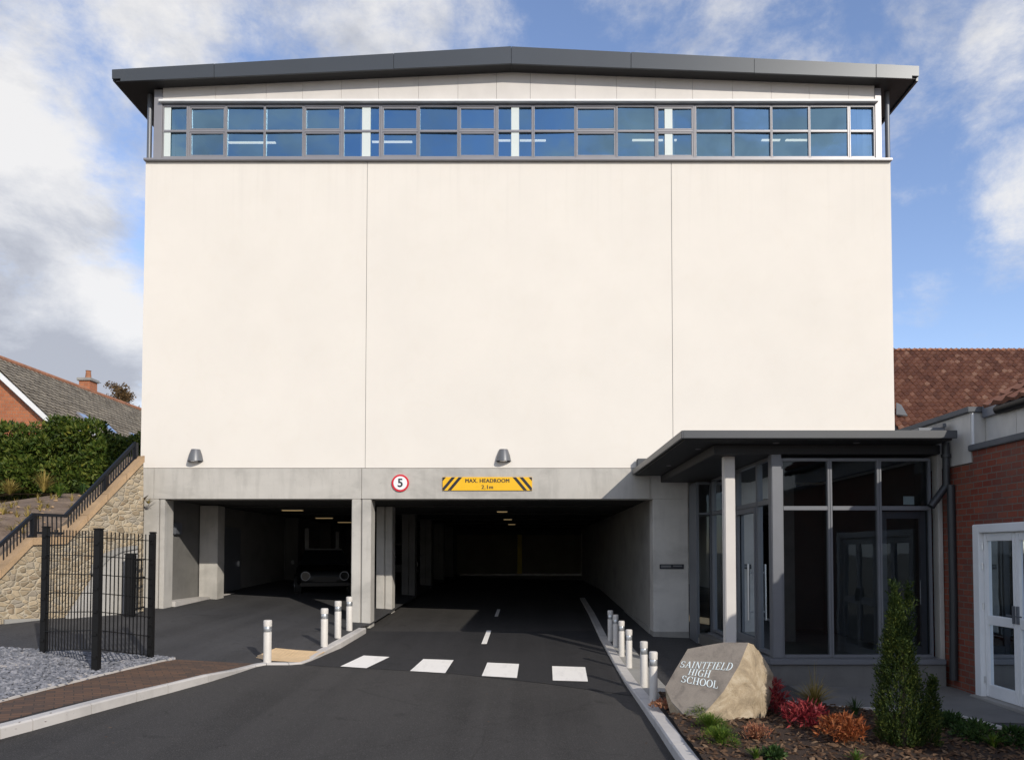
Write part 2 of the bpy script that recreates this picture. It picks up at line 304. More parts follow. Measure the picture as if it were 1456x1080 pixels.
# ------------------------------------------------------------------ mesh helpers
class MB:
    def __init__(s): s.v = []; s.f = []; s.m = []
    def add(s, vs, fs, mi=0):
        o = len(s.v); s.v += [tuple(v) for v in vs]
        for f in fs: s.f.append(tuple(i+o for i in f)); s.m.append(mi)
    def box(s, x0, x1, y0, y1, z0, z1, mi=0):
        s.add([(x0,y0,z0),(x1,y0,z0),(x1,y1,z0),(x0,y1,z0),(x0,y0,z1),(x1,y0,z1),(x1,y1,z1),(x0,y1,z1)],
              [(0,3,2,1),(4,5,6,7),(0,1,5,4),(1,2,6,5),(2,3,7,6),(3,0,4,7)], mi); return s
    def prism(s, pts, ext, mi=0):
        n = len(pts); ext = Vector(ext); a = [Vector(p) for p in pts]; b = [p+ext for p in a]
        s.add(a+b, [tuple(range(n-1,-1,-1)), tuple(range(n,2*n))]+[(i,(i+1)%n,n+(i+1)%n,n+i) for i in range(n)], mi); return s
    def poly(s, pts, mi=0): s.add(pts, [tuple(range(len(pts)))], mi); return s
    def beam(s, p0, p1, w, h, up=(0,0,1), mi=0):
        p0, p1 = Vector(p0), Vector(p1); d = (p1-p0).normalized(); u = Vector(up)
        sd = d.cross(u).normalized(); u = sd.cross(d)
        q = [sd*(a*w/2)+u*(b*h/2) for a, b in ((-1,-1),(1,-1),(1,1),(-1,1))]
        s.add([p0+k for k in q]+[p1+k for k in q], [(0,1,2,3),(7,6,5,4),(0,4,5,1),(1,5,6,2),(2,6,7,3),(3,7,4,0)], mi); return s
    def tube(s, path, r, n=10, mi=0):
        path = [Vector(p) for p in path]; rs = r if isinstance(r, (list, tuple)) else [r]*len(path)
        o = []; vs = []; fs = []
        for i, p in enumerate(path):
            d = (path[min(i+1,len(path)-1)]-path[max(i-1,0)]).normalized()
            a = d.cross(Vector((0,0,1)) if abs(d.z) < .95 else Vector((0,1,0))).normalized(); b = d.cross(a)
            vs += [p+(a*math.cos(2*math.pi*k/n)+b*math.sin(2*math.pi*k/n))*rs[i] for k in range(n)]
        for i in range(len(path)-1):
            for k in range(n): fs.append((i*n+k, i*n+(k+1)%n, (i+1)*n+(k+1)%n, (i+1)*n+k))
        fs.append(tuple(range(n-1,-1,-1))); fs.append(tuple((len(path)-1)*n+k for k in range(n)))
        s.add(vs, fs, mi); return s
    def lathe(s, prof, c=(0,0,0), n=20, mi=0):
        c = Vector(c); vs = []; fs = []
        for r, z in prof: vs += [c+Vector((r*math.cos(2*math.pi*k/n), r*math.sin(2*math.pi*k/n), z)) for k in range(n)]
        m = len(prof)
        for i in range(m-1):
            for k in range(n): fs.append((i*n+k, i*n+(k+1)%n, (i+1)*n+(k+1)%n, (i+1)*n+k))
        fs.append(tuple(range(n-1,-1,-1))); fs.append(tuple((m-1)*n+k for k in range(n)))
        s.add(vs, fs, mi); return s
    def build(s, name, mats, parent=None, origin=None, bevel=0, smooth=False, recalc=True, world=True):
        if not isinstance(mats, (list, tuple)): mats = [mats]
        o = Vector((0,0,0))
        if world:
            if parent is not None:
                p = parent
                while p is not None: o += p.location; p = p.parent
            elif origin is not None: o = Vector(origin)
        me = bpy.data.meshes.new(name)
        me.from_pydata([tuple(Vector(v)-o) for v in s.v], [], s.f)
        for m in mats: me.materials.append(m)
        if len(mats) > 1: me.polygons.foreach_set('material_index', s.m)
        if recalc or bevel:
            bm = bmesh.new(); bm.from_mesh(me); bmesh.ops.recalc_face_normals(bm, faces=bm.faces)
            if bevel:
                es = [e for e in bm.edges if len(e.link_faces) == 2 and e.calc_face_angle(0) > .5]
                bmesh.ops.bevel(bm, geom=es, offset=bevel, segments=2, affect='EDGES', clamp_overlap=True)
            bm.to_mesh(me); bm.free()
        if smooth:
            me.polygons.foreach_set('use_smooth', [True]*len(me.polygons)); me.set_sharp_from_angle(angle=.7)
        me.update()
        ob = bpy.data.objects.new(name, me); COL.objects.link(ob)
        if parent is not None: ob.parent = parent
        elif origin is not None: ob.location = origin
        return ob
def tag(o, label=None, cat=None, group=None, kind=None):
    if label: o['label'] = label
    if cat: o['category'] = cat
    if group: o['group'] = group
    if kind: o['kind'] = kind
    return o
def thing(name, label, cat, loc=(0,0,0), rz=0, group=None):
    o = bpy.data.objects.new(name, None); COL.objects.link(o); o.location = loc; o.rotation_euler = (0,0,rz)
    o.empty_display_size = .2
    return tag(o, label, cat, group)
def copy_tree(o, parent=None):
    c = o.copy(); COL.objects.link(c)
    if parent is not None: c.parent = parent
    for ch in list(o.children): copy_tree(ch, c)
    return c
def text_mesh(txt, size, spacing=1.0, bold=0.0):
    cu = bpy.data.curves.new('lettering', 'FONT'); cu.body = txt; cu.size = size; cu.align_x = 'CENTER'; cu.align_y = 'CENTER'
    cu.space_character = spacing; cu.extrude = .002; cu.offset = bold
    ob = bpy.data.objects.new('lettering', cu); COL.objects.link(ob)
    bpy.context.view_layer.update()
    dg = bpy.context.evaluated_depsgraph_get()
    me = bpy.data.meshes.new_from_object(ob.evaluated_get(dg))
    vs = [v.co.copy() for v in me.vertices]; fs = [tuple(p.vertices) for p in me.polygons]
    bpy.data.objects.remove(ob); bpy.data.meshes.remove(me); return vs, fs
def put_text(mb, txt, size, at, sx=1.0, spacing=1.0, bold=0.0):     # lettering on a plane facing the road (-Y)
    vs, fs = text_mesh(txt, size, spacing, bold)
    mb.add([(at[0]+v.x*sx, at[1]-v.z, at[2]+v.y) for v in vs], fs)

def sheet(name, pts, dz, m, step=.5, kind='structure', parent=None, origin=None):
    """a surface laid on the ground: polygon in plan, cut fine enough to follow the falls"""
    bm = bmesh.new(); vs = [bm.verts.new((p[0], p[1], 0)) for p in pts]; bm.faces.new(vs)
    xs = [p[0] for p in pts]; ys = [p[1] for p in pts]
    cuts = [('x', -3.5), ('x', -9.5), ('x', 5.07), ('y', -6), ('y', 30)]
    if step:
        cuts += [('x', min(xs)+i*step) for i in range(1, int((max(xs)-min(xs))/step)+1)]
        cuts += [('y', min(ys)+i*step) for i in range(1, int((max(ys)-min(ys))/step)+1)]
    for a, c in cuts:
        bmesh.ops.bisect_plane(bm, geom=bm.verts[:]+bm.edges[:]+bm.faces[:], dist=1e-5,
                               plane_co=(c, 0, 0) if a == 'x' else (0, c, 0), plane_no=(1, 0, 0) if a == 'x' else (0, 1, 0))
    for v in bm.verts: v.co.z = G(v.co.x, v.co.y) + (dz(v.co.x, v.co.y) if callable(dz) else dz)
    bmesh.ops.triangulate(bm, faces=bm.faces[:])
    bmesh.ops.recalc_face_normals(bm, faces=bm.faces)
    for f in bm.faces:
        if f.normal.z < 0: f.normal_flip()
    me = bpy.data.meshes.new(name); bm.to_mesh(me); bm.free(); me.materials.append(m)
    o = bpy.data.objects.new(name, me); COL.objects.link(o)
    if kind: o['kind'] = kind
    return o

# ------------------------------------------------------------------ ground
DROP = gpt(405, 944, .02)
def smooth(a, b, t):
    t = min(1, max(0, (t-a)/(b-a))); return t*t*(3-2*t)
def dzl(x, y): return .018+.095*smooth(.35, 2.0, math.hypot(x-DROP.x, y-DROP.y))
def dzr(x, y): return .035+.075*smooth(13.5, 8.5, y) if y > 8.5 else .11
DZR = lambda x, y: .04+.07*(1-smooth(8.5, 13.5, y))

g = MB()
xs = [-900, -60, -9.5, -3.5, 5.07, 60, 900]; ys = [-900, -6, 30, 60, 1500]
for i in range(len(xs)-1):
    for j in range(len(ys)-1):
        g.poly([(x, y, G(x, y)-.02) for x, y in ((xs[i], ys[j]), (xs[i+1], ys[j]), (xs[i+1], ys[j+1]), (xs[i], ys[j+1]))])
tag(g.build('ground', M['earth']), kind='structure')
sheet('road', [(-30, -8), (14, -8), (14, 10), (4, 16), (2.95, 40.4), (-9, 40.4), (-9, 18), (-30, 18)], 0.0, M['asphalt'], 0)
T = lambda l, dz=0.0: [gpt(x, y, dz) for x, y in l]
# the darker strip of newer asphalt at the crossing
sheet('crossing_strip', T([(524, 897), (700, 898), (846, 896), (871, 942), (905, 990), (780, 972), (640, 957), (520, 950), (432, 945), (464, 930)]), .005, M['asphalt_new'], 0)
# crossing blocks
for q in ([(517, 932), (554, 934), (521, 950), (484, 947.5)], [(602, 937), (645, 938.5), (633, 957), (583, 954)],
          [(693, 942), (738, 944), (735, 964), (685, 961)], [(785, 947), (832, 948.5), (836, 969), (786, 967.5)]):
    sheet('road_marking', T(q), .010, M['paint'], 0)
for q in ([(692, 896.5), (698.5, 896.5), (692, 915.5), (684.5, 915.5)], [(707, 866), (711.5, 866), (708, 876.5), (703, 876.5)]):
    sheet('road_marking', T(q), .010, M['paint'], 0)

LK = [(-60, 1066), (0, 1050.5), (46.7, 1038), (130, 1014.6), (194.5, 997), (239, 985.4), (296, 969.6), (336.5, 956.9), (364, 947.7), (379, 945), (411, 945), (430, 943.5), (443, 938.8), (464, 930), (485.5, 921.0), (520.5, 900)]
RK = [(824.4, 851), (836.7, 873), (853, 909), (871, 942), (889, 973), (909, 1002), (933, 1038), (955.5, 1073), (985, 1116)]
def kerb(name, px, side, top, w):
    p = [gpt(x, y, 0) for x, y in px]; mb = MB(); rows = []; inner = []
    seg = []                                                  # resample to 0.9 m kerbstones
    for a, b in zip(p, p[1:]):
        n = max(1, round((b-a).length/.9))
        for i in range(n): seg.append((a.lerp(b, i/n), a.lerp(b, (i+1)/n)))
    def nrm(i):
        d = (seg[min(i, len(seg)-1)][1]-seg[max(i-1, 0)][0]).xy.normalized(); return Vector((-d.y, d.x))*side
    for i, (a, b) in enumerate(seg):
        na, nb = nrm(i), nrm(i+1); d = (b-a).normalized(); a2, b2 = a+d*.005, b-d*.005
        def col(q, n):
            t = G(q.x, q.y)+top(q.x, q.y)+.012; z0 = G(q.x, q.y)-.1
            i_ = Vector((q.x+n.x*w, q.y+n.y*w)); ch = Vector((q.x+n.x*.02, q.y+n.y*.02))
            return [Vector((q.x, q.y, z0)), Vector((q.x, q.y, t-.018)), Vector((ch.x, ch.y, t)), Vector((i_.x, i_.y, t)), Vector((i_.x, i_.y, z0))]
        A, B = col(a2, na), col(b2, nb)
        mb.add(A+B, [(0,1,2,3,4), (9,8,7,6,5)]+[(k, 5+k, 5+(k+1)%5, (k+1)%5) for k in range(5)])
        inner.append(Vector((a.x+na.x*(w-.006), a.y+na.y*(w-.006), 0)))
        if i == len(seg)-1: inner.append(Vector((b.x+nb.x*(w-.006), b.y+nb.y*(w-.006), 0)))
    tag(mb.build(name, M['kerb']), kind='structure'); return inner
lin = kerb('kerb', LK, 1, dzl, .16)
rin = kerb('kerb', RK, 1, DZR, .17)
# left: pavement apron + parking bay floor
end = lin[-1]
sheet('pavement', [(p.x, p.y) for p in lin]+[(-3.62, Y0), (-3.62, 40.3), (-8.9, 40.3), (-8.9, 18.4), (-14, 18.4), (-30, 12), (-30, lin[0].y)], dzl, M['tarmac'], .8)
pv = [(-60, 1050), (0, 1027), (60, 1011), (120, 996.5), (180, 984), (239, 971), (296, 957.5), (361, 943), (300, 940), (250, 937.6), (225, 941), (140, 961.5), (60, 982), (0, 998), (-60, 1014)]
sheet('paver_strip', T(pv, dzl), lambda x, y: dzl(x, y)+.006, M['paver'], .5)
gv = [(-60, 1014), (0, 998), (60, 982), (140, 961.5), (225, 941), (248, 937), (215, 934), (165, 931), (60, 926), (0, 922), (-60, 918)]
GV = T(gv, dzl)
sheet('gravel_bed', GV, lambda x, y: dzl(x, y)+.010, M['slate'], .5)
ed = MB()
epx = [(-60, 1014), (0, 998), (60, 982), (140, 961.5), (248, 936.8)]
ep = T(epx, dzl)
for a, b in zip(ep, ep[1:]):
    ed.beam(a+Vector((0,0,.012)), b+Vector((0,0,.012)), .035, .04)
tag(ed.build('edging_strip', M['kerb']), kind='structure')
TQ = T([(360, 934), (391, 921), (463, 926.5), (452, 932), (425, 941.5), (380, 939)], dzl)
tq = sheet('tactile_paving', TQ, lambda x, y: dzl(x, y)+.007, M['tactile'], .5)
# blisters of the tactile paving
def inside(p, poly):
    c = False; n = len(poly)
    for i in range(n):
        a, b = poly[i], poly[i-1]
        if (a[1] > p[1]) != (b[1] > p[1]) and p[0] < (b[0]-a[0])*(p[1]-a[1])/(b[1]-a[1])+a[0]: c = not c
    return c
bl = MB(); x0 = min(p.x for p in TQ); y0 = min(p.y for p in TQ)
for i in range(60):
    for j in range(60):
        x, y = x0+.067*i, y0+.067*j
        if inside((x, y), TQ):
            z = G(x, y)+dzl(x, y)+.007
            bl.lathe([(.018, -.002), (.016, .004), (.010, .006)], (x, y, z), 6)
tag(bl.build('tactile_blisters', M['tactile']), kind='structure')

# right: pavement
sheet('pavement', [(p.x, p.y) for p in rin]+[(3.2, rin[-1].y-.6), (14, rin[-1].y-.6), (14, 11.0), (7.2, 11.0), (7.2, 18), (2.9, 18), (2.9, 40), (rin[0].x, 40)], DZR, M['tarmac'], .8)
strip = [(p.x, p.y) for p in rin if 10.2 < p.y < 16.5]
sheet('bollard_strip', strip+[(x+.42, y) for x, y in reversed(strip)], lambda x, y: DZR(x, y)+.006, M['slab'], .6)
sheet('paving_flags', [(4.2, 9.9), (9, 9.4), (9, 11.0), (6.9, 11.4), (6.9, 12.1), (4.2, 12.1)], lambda x, y: DZR(x, y)+.006, M['flag'], .6)
ki = [p for p in rin if p.y < 10.1]
BED = [(p.x+.02, p.y) for p in ki]+[(ki[-1].x+.3, 5.6), (9.5, 5.6), (9.5, 6.6)]+[(p.x, p.y) for p in T([(1456, 1049), (1345, 1018), (1243, 1013), (1190, 1010), (1110, 1001), (1000, 990), (935, 988)], DZR)]
mound = lambda x, y: DZR(x, y)+.012+.05*noise.noise(Vector((x*1.3, y*1.3, 3)))+.04
sheet('mulch_bed', BED, mound, M['mulch'], .16)
be = MB()
bp = T([(1110, 1002), (1190, 1011.5), (1243, 1014), (1345, 1019), (1456, 1050), (1520, 1070)], DZR)
for a, b in zip(bp, bp[1:]): be.beam(a+Vector((0,0,.03)), b+Vector((0,0,.03)), .05, .1)
tag(be.build('edging_strip', M['kerb']), kind='structure')

def scatter_poly(poly, n):
    x0, x1 = min(p[0] for p in poly), max(p[0] for p in poly); y0, y1 = min(p[1] for p in poly), max(p[1] for p in poly)
    out = []
    while len(out) < n:
        p = (random.uniform(x0, x1), random.uniform(y0, y1))
        if inside(p, poly): out.append(p)
    return out
def chips(name, poly, n, zf, smin, smax, m, flat, label, cat):
    mb = MB()
    for x, y in scatter_poly(poly, n):
        s = random.uniform(smin, smax); a = random.uniform(0, 6.28); tl = random.uniform(-.5, .5)
        e = random.uniform(.25, .6)
        u = Vector((math.cos(a), math.sin(a), tl))*s; v = Vector((-math.sin(a), math.cos(a), random.uniform(-.4, .4)))*s*e
        c = Vector((x, y, zf(x, y)+s*.2)); w = Vector((0, 0, s*flat))
        mb.add([c-u*.9-v*.4, c-u*.2-v, c+u-v*.5, c+u*.5+v, c-u*.6+v*.8, c+w*.8-u*.1, c+w+u*.3],
               [(0,1,5), (1,2,6), (1,6,5), (2,3,6), (3,4,5), (3,5,6), (4,0,5)])
    return tag(mb.build(name, m, recalc=False), label, cat, kind='stuff')
chips('bark_chips', [p for p in BED if True], 6500, lambda x, y: G(x, y)+mound(x, y), .018, .055, M['chip'], .35, 'dark brown bark chips covering the planting bed', 'mulch')
chips('slate_chips', [(p.x, p.y) for p in GV], 9000, lambda x, y: G(x, y)+dzl(x, y)+.01, .015, .06, M['slate_chip'], .5, 'blue grey slate chippings beside the brown paver strip', 'gravel')

# ------------------------------------------------------------------ the hall over the car park
hall = thing('sports_hall', 'tall cream rendered hall raised over a dark car park, with a band of blue windows', 'building', (-.25, Y0, 0))
XL, XR = on_y(203, 450, Y0).x, on_y(1270, 450, Y0).x
ZB0, ZB1 = on_y(500, 709, Y0).z, on_y(500, 665.5, Y0).z
ZT = on_y(736, 230, Y0).z
xj = [on_y(520.5, 450, Y0).x, on_y(956, 450, Y0).x]
YR = Y0+.015
e = .006
for a, b, z0 in ((XL, xj[0]-e, ZB1+.012), (xj[0]+e, xj[1]-e, ZB1+.012), (xj[1]+e, XR, ZB1+.012)):
    MB().box(a, b, YR, YR+.25, z0, ZT).build('rendered_panel', M['render'], hall)
MB().box(XL+.03, XR-.03, YR+.02, YR+.3, ZB1+.02, ZT-.02).build('wall_core', M['alu_dark'], hall)
xm = on_y(514, 690, Y0).x
xb0, xb1 = on_y(196.5, 690, Y0).x, on_y(979, 690, Y0).x
xb2 = on_y(924, 690, Y0).x
bm_ = MB(); bm_.box(xb0, xb0+.36, Y0, Y0+.5, ZB0, ZB1); bm_.box(xb0+.366, xm-.004, Y0, Y0+.5, ZB0, ZB1); bm_.box(xm+.004, xb2, Y0, Y0+.5, ZB0, ZB1)
bm_.build('concrete_beam', M['concrete'], hall, bevel=.006)
MB().box(xb2+.004, xb1, Y0+.03, Y0+.5, ZB0, ZB1-.02).build('concrete_beam', M['concrete_wall'], hall, bevel=.006)
# columns
def column(x0, x1, y0, d, groove=None, mat='concrete', zt=None):
    zt = zt or ZB0-.002; zb = G((x0+x1)/2, y0)-.2; mb = MB()
    if groove:
        mb.box(x0, groove-.012, y0, y0+d, zb, zt); mb.box(groove+.012, x1, y0+.012, y0+d, zb, zt); mb.box(groove-.012, groove+.012, y0+.03, y0+d-.02, zb, zt)
    else: mb.box(x0, x1, y0, y0+d, zb, zt)
    return mb.build('column', M[mat], hall, bevel=.012)
column(on_y(203, 800, Y0).x, on_y(232.5, 800, Y0).x, Y0, .45, on_y(225, 800, Y0).x)
column(on_y(499.5, 800, Y0).x, on_y(527, 800, Y0).x, Y0, .45, xm)
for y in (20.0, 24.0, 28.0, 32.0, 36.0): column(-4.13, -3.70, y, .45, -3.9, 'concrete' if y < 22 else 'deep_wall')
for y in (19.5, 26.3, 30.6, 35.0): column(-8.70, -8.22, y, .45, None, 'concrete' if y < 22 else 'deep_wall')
# pier and wall to the right of the entrance
px0, px1 = on_y(929, 800, Y0).x, on_y(979.5, 800, Y0).x
pier = MB().box(px0, px1, Y0+.02, Y0+.5, -.6, ZB0-.003).build('pier', M['concrete_wall'], hall, bevel=.01)
MB().box(px0-.012, px1, Y0, Y0+.5, -.62, G(3, Y0)+.16).build('skirting', M['slab'], hall, bevel=.006)
MB().box(px0+.004, px0+.25, Y0+.5, 40.65, -.6, ZB0+.2).build('garage_wall', M['board_wall'], hall)
MB().box(px0-.03, px0+.004, Y0+.5, 40, -.6, .0).build('skirting', M['slab'], hall)
# car park shell: left wall with tall slit openings, back wall, ceiling
lw = MB(); ys_ = [Y0+.45, 26.4, 26.55, 28.8, 29.35, 33.4, 34.0, 40.4]
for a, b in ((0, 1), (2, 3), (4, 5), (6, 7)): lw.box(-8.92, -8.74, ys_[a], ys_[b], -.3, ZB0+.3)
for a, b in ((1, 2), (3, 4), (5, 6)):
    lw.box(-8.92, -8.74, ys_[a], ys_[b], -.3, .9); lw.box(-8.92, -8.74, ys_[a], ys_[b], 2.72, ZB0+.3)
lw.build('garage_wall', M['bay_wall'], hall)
d_ = MB().box(-8.74, -8.70, 20.9, 22.3, .42, 2.5).build('service_door', M['alu_dark'], hall)
MB().box(-8.70, -8.66, 22.1, 22.14, 1.35, 1.5).build('handle', M['steel'], d_)
MB().box(-8.74, -8.66, 18.1, 18.45, 2.2, 2.5).build('control_box', M['alu_dark'], hall, bevel=.02)
MB().box(-8.74, -8.40, Y0+.46, 40, -.2, .60).build('kerb_plinth', M['kerb'], hall, bevel=.01)
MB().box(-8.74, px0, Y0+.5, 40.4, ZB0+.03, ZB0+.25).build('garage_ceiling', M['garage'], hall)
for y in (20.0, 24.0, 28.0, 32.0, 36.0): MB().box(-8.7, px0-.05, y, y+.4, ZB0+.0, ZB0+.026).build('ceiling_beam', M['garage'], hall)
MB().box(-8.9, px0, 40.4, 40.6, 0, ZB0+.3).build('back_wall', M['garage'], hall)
bo = MB().box(-3.9, 3.0, 40.22, 40.32, .62, 2.72).build('hoarding_panel', M['backwall'], hall)
MB().box(-.62, -.38, 40.15, 40.21, .62, 2.72).build('yellow_post', M['yellow_wall'], bo)
MB().box(2.86, 3.0, 40.15, 40.21, .5, 2.8).build('frame', M['clad'], bo)
MB().box(-3.9, 2.85, 40.15, 40.21, .50, .615).build('frame', M['clad'], bo)
# side and rear walls, floor of the hall above
sh = MB(); sh.box(XL, XL+.25, YR+.26, 45, ZB1-.6, ZT); sh.box(XR-.25, XR, YR+.26, 45, -.6, ZT); sh.box(XL+.25, XR-.25, 44.7, 45, ZB1-.6, ZT)
sh.build('side_wall', M['render'], hall)
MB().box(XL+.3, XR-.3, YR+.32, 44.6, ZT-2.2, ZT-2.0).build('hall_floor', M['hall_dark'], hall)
# sill
MB().box(XL-.02, XR+.02, Y0-.07, Y0+.6, ZT+.004, ZT+.062).build('sill', M['alu'], hall, bevel=.008)
# window band
YG = Y0+.12
zw0, zw1 = on_y(736, 225, YG).z, on_y(736, 149, YG).z; zm = on_y(736, 186, YG).z
cells = [231, 267, 321, 376, 431, 486.5, 541, 595.5, 651.5, 706.5, 758, 818, 877, 932.5, 988, 1042.5, 1097, 1151, 1207.5, 1244]
thick = {1, 5, 6, 9, 10, 14, 18}
cx = [on_y(c, 187, YG).x for c in cells]
for i in range(len(cx)-1):
    a, b = cx[i]+.002, cx[i+1]-.002; w = .024; wl = .036 if i in thick else w; wr = .036 if (i+1) in thick else w
    open_in = i in (1, 4, 6, 8, 11, 13)
    win = MB(); win.box(a, a+wl, YG, YG+.09, zw0, zw1); win.box(b-wr, b, YG, YG+.09, zw0, zw1)
    win.box(a+wl, b-wr, YG, YG+.09, zw0, zw0+.05); win.box(a+wl, b-wr, YG, YG+.09, zw1-.05, zw1); win.box(a+wl, b-wr, YG+.004, YG+.09, zm-.028, zm+.028)
    fr = win.build('window', M['alu'], hall, bevel=.006)
    if open_in:
        sm = MB()
        for q0, q1 in ((zw0+.052, zm-.030), (zm+.030, zw1-.052)):
            A, B = a+wl+.002, b-wr-.002
            sm.box(A, A+.035, YG+.012, YG+.07, q0, q1); sm.box(B-.035, B, YG+.012, YG+.07, q0, q1)
            sm.box(A+.035, B-.035, YG+.012, YG+.07, q0, q0+.035); sm.box(A+.035, B-.035, YG+.012, YG+.07, q1-.035, q1)
        sm.build('sash', M['alu'], fr, bevel=.005)
    pn = MB()
    t1, t2 = random.uniform(-.012, .012), random.uniform(-.014, .014)
    for q0, q1 in ((zw0+.03, zm), (zm, zw1-.03)):
        pn.add([(a+.01, YG+.05+t1, q0), (b-.01, YG+.05-t1, q0), (b-.01, YG+.05-t1+t2, q1), (a+.01, YG+.05+t1+t2, q1)], [(0,1,2,3)])
    pn.build('pane', M['glass_hi'], fr, recalc=False)
    for p0_, p1_ in ((232.5, 243), (515, 527), (727, 738), (945, 956),):  # white strips added before the panes, standing in for the sunlit columns inside
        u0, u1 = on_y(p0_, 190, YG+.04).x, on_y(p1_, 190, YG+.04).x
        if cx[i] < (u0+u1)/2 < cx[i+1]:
            for q0, q1 in ((zw0+.051, zm-.03), (zm+.03, zw1-.051)): MB().box(max(u0, a+wl+.003), u1, YG+.022, YG+.036, q0, q1).build('column_stand_in', M['hall_white'], fr)
x0, x1 = on_y(219, 180, YG).x, on_y(1253, 180, YG).x
zg = on_y(736, 60, YG).z
MB().box(x0, cx[0]-.003, YG-.02, YG+.3, ZT+.077, on_y(240, 128, YG).z).build('corner_post', M['alu'], hall, bevel=.008)
MB().box(cx[-1]+.003, x1, YG-.02, YG+.3, ZT+.077, on_y(1240, 126, YG).z).build('corner_post', M['alu'], hall, bevel=.008)
# side glazing (solid clerestory returns)
for xx in (x0+.02, x1-.14): MB().box(xx, xx+.12, YG+.3, 44.6, ZT+.077, on_y(1240, 130, YG).z+.35).build('clerestory', M['alu_dark'], hall)
# flashing and gable panels
zf0, zf1 = on_y(736, 147.5, YG).z, on_y(736, 142, YG-.06).z
MB().box(cx[0], cx[-1], YG-.015, YG+.06, zw1+.004, zf0).build('head_trim', M['alu_dark'], hall)
MB().box(cx[0]-.06, cx[-1]+.06, YG-.10, YG+.06, zf0+.002, zf1).build('flashing', M['white_paint'], hall, bevel=.006)
YF = Y0-.20
def roofz(px, top=True):         # underside/top line of the verge at the front
    if px <= 727: y = 100+(67-100)*(px-160)/567 if top else 117.5+(91.5-117.5)*(px-160)/567
    else: y = 67+(95-67)*(px-727)/579 if top else 91.5+(113.5-91.5)*(px-727)/579
    return on_y(px, y, YF)
gp = [231, 306, 378, 430, 485, 538, 595, 651, 706, 754, 818, 877, 932, 985, 1042, 1097, 1151, 1207, 1244]
for a, b in zip(gp, gp[1:]):
    A, B = on_y(a, 140, YG-.01).x+.003, on_y(b, 140, YG-.01).x-.003
    zt = lambda x: max(.0, roofz(PX+x*F/YF, False).z+.05)
    pts = [(A, YG+.005, zf1+.003), (B, YG+.005, zf1+.003), (B, YG+.005, zt(B))] + ([(on_y(727, 91, YF).x, YG+.005, zt(on_y(727, 91, YF).x))] if A < on_y(727, 91, YF).x < B else []) + [(A, YG+.005, zt(A))]
    MB().prism(pts, (0, .05, 0)).build('gable_panel', M['panel'], hall)
# roof
pl, pr, pk = roofz(160), roofz(1306), roofz(727)
bl_, br_, bk = roofz(160, False), roofz(1306, False), roofz(727, False)
EXT = (0, 45.4-YF-.02, 0)
rb = MB()
o3 = Vector((0, .02, 0))
rb.prism([pl+o3, pk+o3, pr+o3, pr+o3-Vector((0,0,.10)), pk+o3-Vector((0,0,.2)), pl+o3-Vector((0,0,.10))], EXT)
roof = rb.build('roof', M['roofing'], hall)
sf = MB()
ins = .07
sf.prism([bl_+o3+Vector((ins,0,.16)), bk+o3+Vector((0,0,.10)), bk+o3+Vector((0,0,.02)), bl_+o3+Vector((ins,0,.03))], EXT)
sf.prism([bk+o3+Vector((0.001,0,.10)), br_+o3+Vector((-ins,0,.16)), br_+o3+Vector((-ins,0,.03)), bk+o3+Vector((0.001,0,.02))], EXT)
sf.build('soffit', M['soffit'], roof)
for ax, s_ in ((pl, 1), (pr, -1)):
    MB().box(min(ax.x, ax.x+s_*.05), max(ax.x, ax.x+s_*.05), YF+.021, 45.3, bl_.z+.05, ax.z-.10).build('eaves_fascia', M['fascia'], roof)
fj = [160, 305, 560, 727, 897, 1072, 1245, 1306]
for i, (a, b) in enumerate(zip(fj, fj[1:])):
    A, B, C_, D_ = roofz(a), roofz(b), roofz(b, False), roofz(a, False)
    k = Vector((.004, 0, 0)); y_ = Vector((0, -.03+.006*(i % 2), 0))
    if a == 160: pts = [A, B-k, C_-k, roofz(172, False), roofz(172, False)+Vector((0,0,.07)), D_+Vector((0,0,.07))]
    elif b == 1306: pts = [A+k, B, C_+Vector((0,0,.07)), roofz(1296, False)+Vector((0,0,.07)), roofz(1296, False), D_+k]
    else: pts = [A+k, B-k, C_-k, D_+k]
    MB().prism([p+y_ for p in pts], (0, .045, 0)).build('verge_fascia', M['fascia'], roof, bevel=.004)
# rainwater pipes under the eaves
for px in (212.5, 1262):
    p = on_y(px, 200, Y0+.35)
    MB().tube([(p.x, p.y, ZT+.077), (p.x, p.y, bl_.z-.05), (p.x+(.12 if px > 700 else -.12)*0, p.y, bl_.z+.12)], .055, 12).build('downpipe', M['alu_dark'], hall, smooth=True)
p = on_y(193, 800, Y0+.3)
MB().tube([(p.x, p.y, .2), (p.x, p.y, 2.9)], .05, 10).build('downpipe', M['lead'], hall, smooth=True)
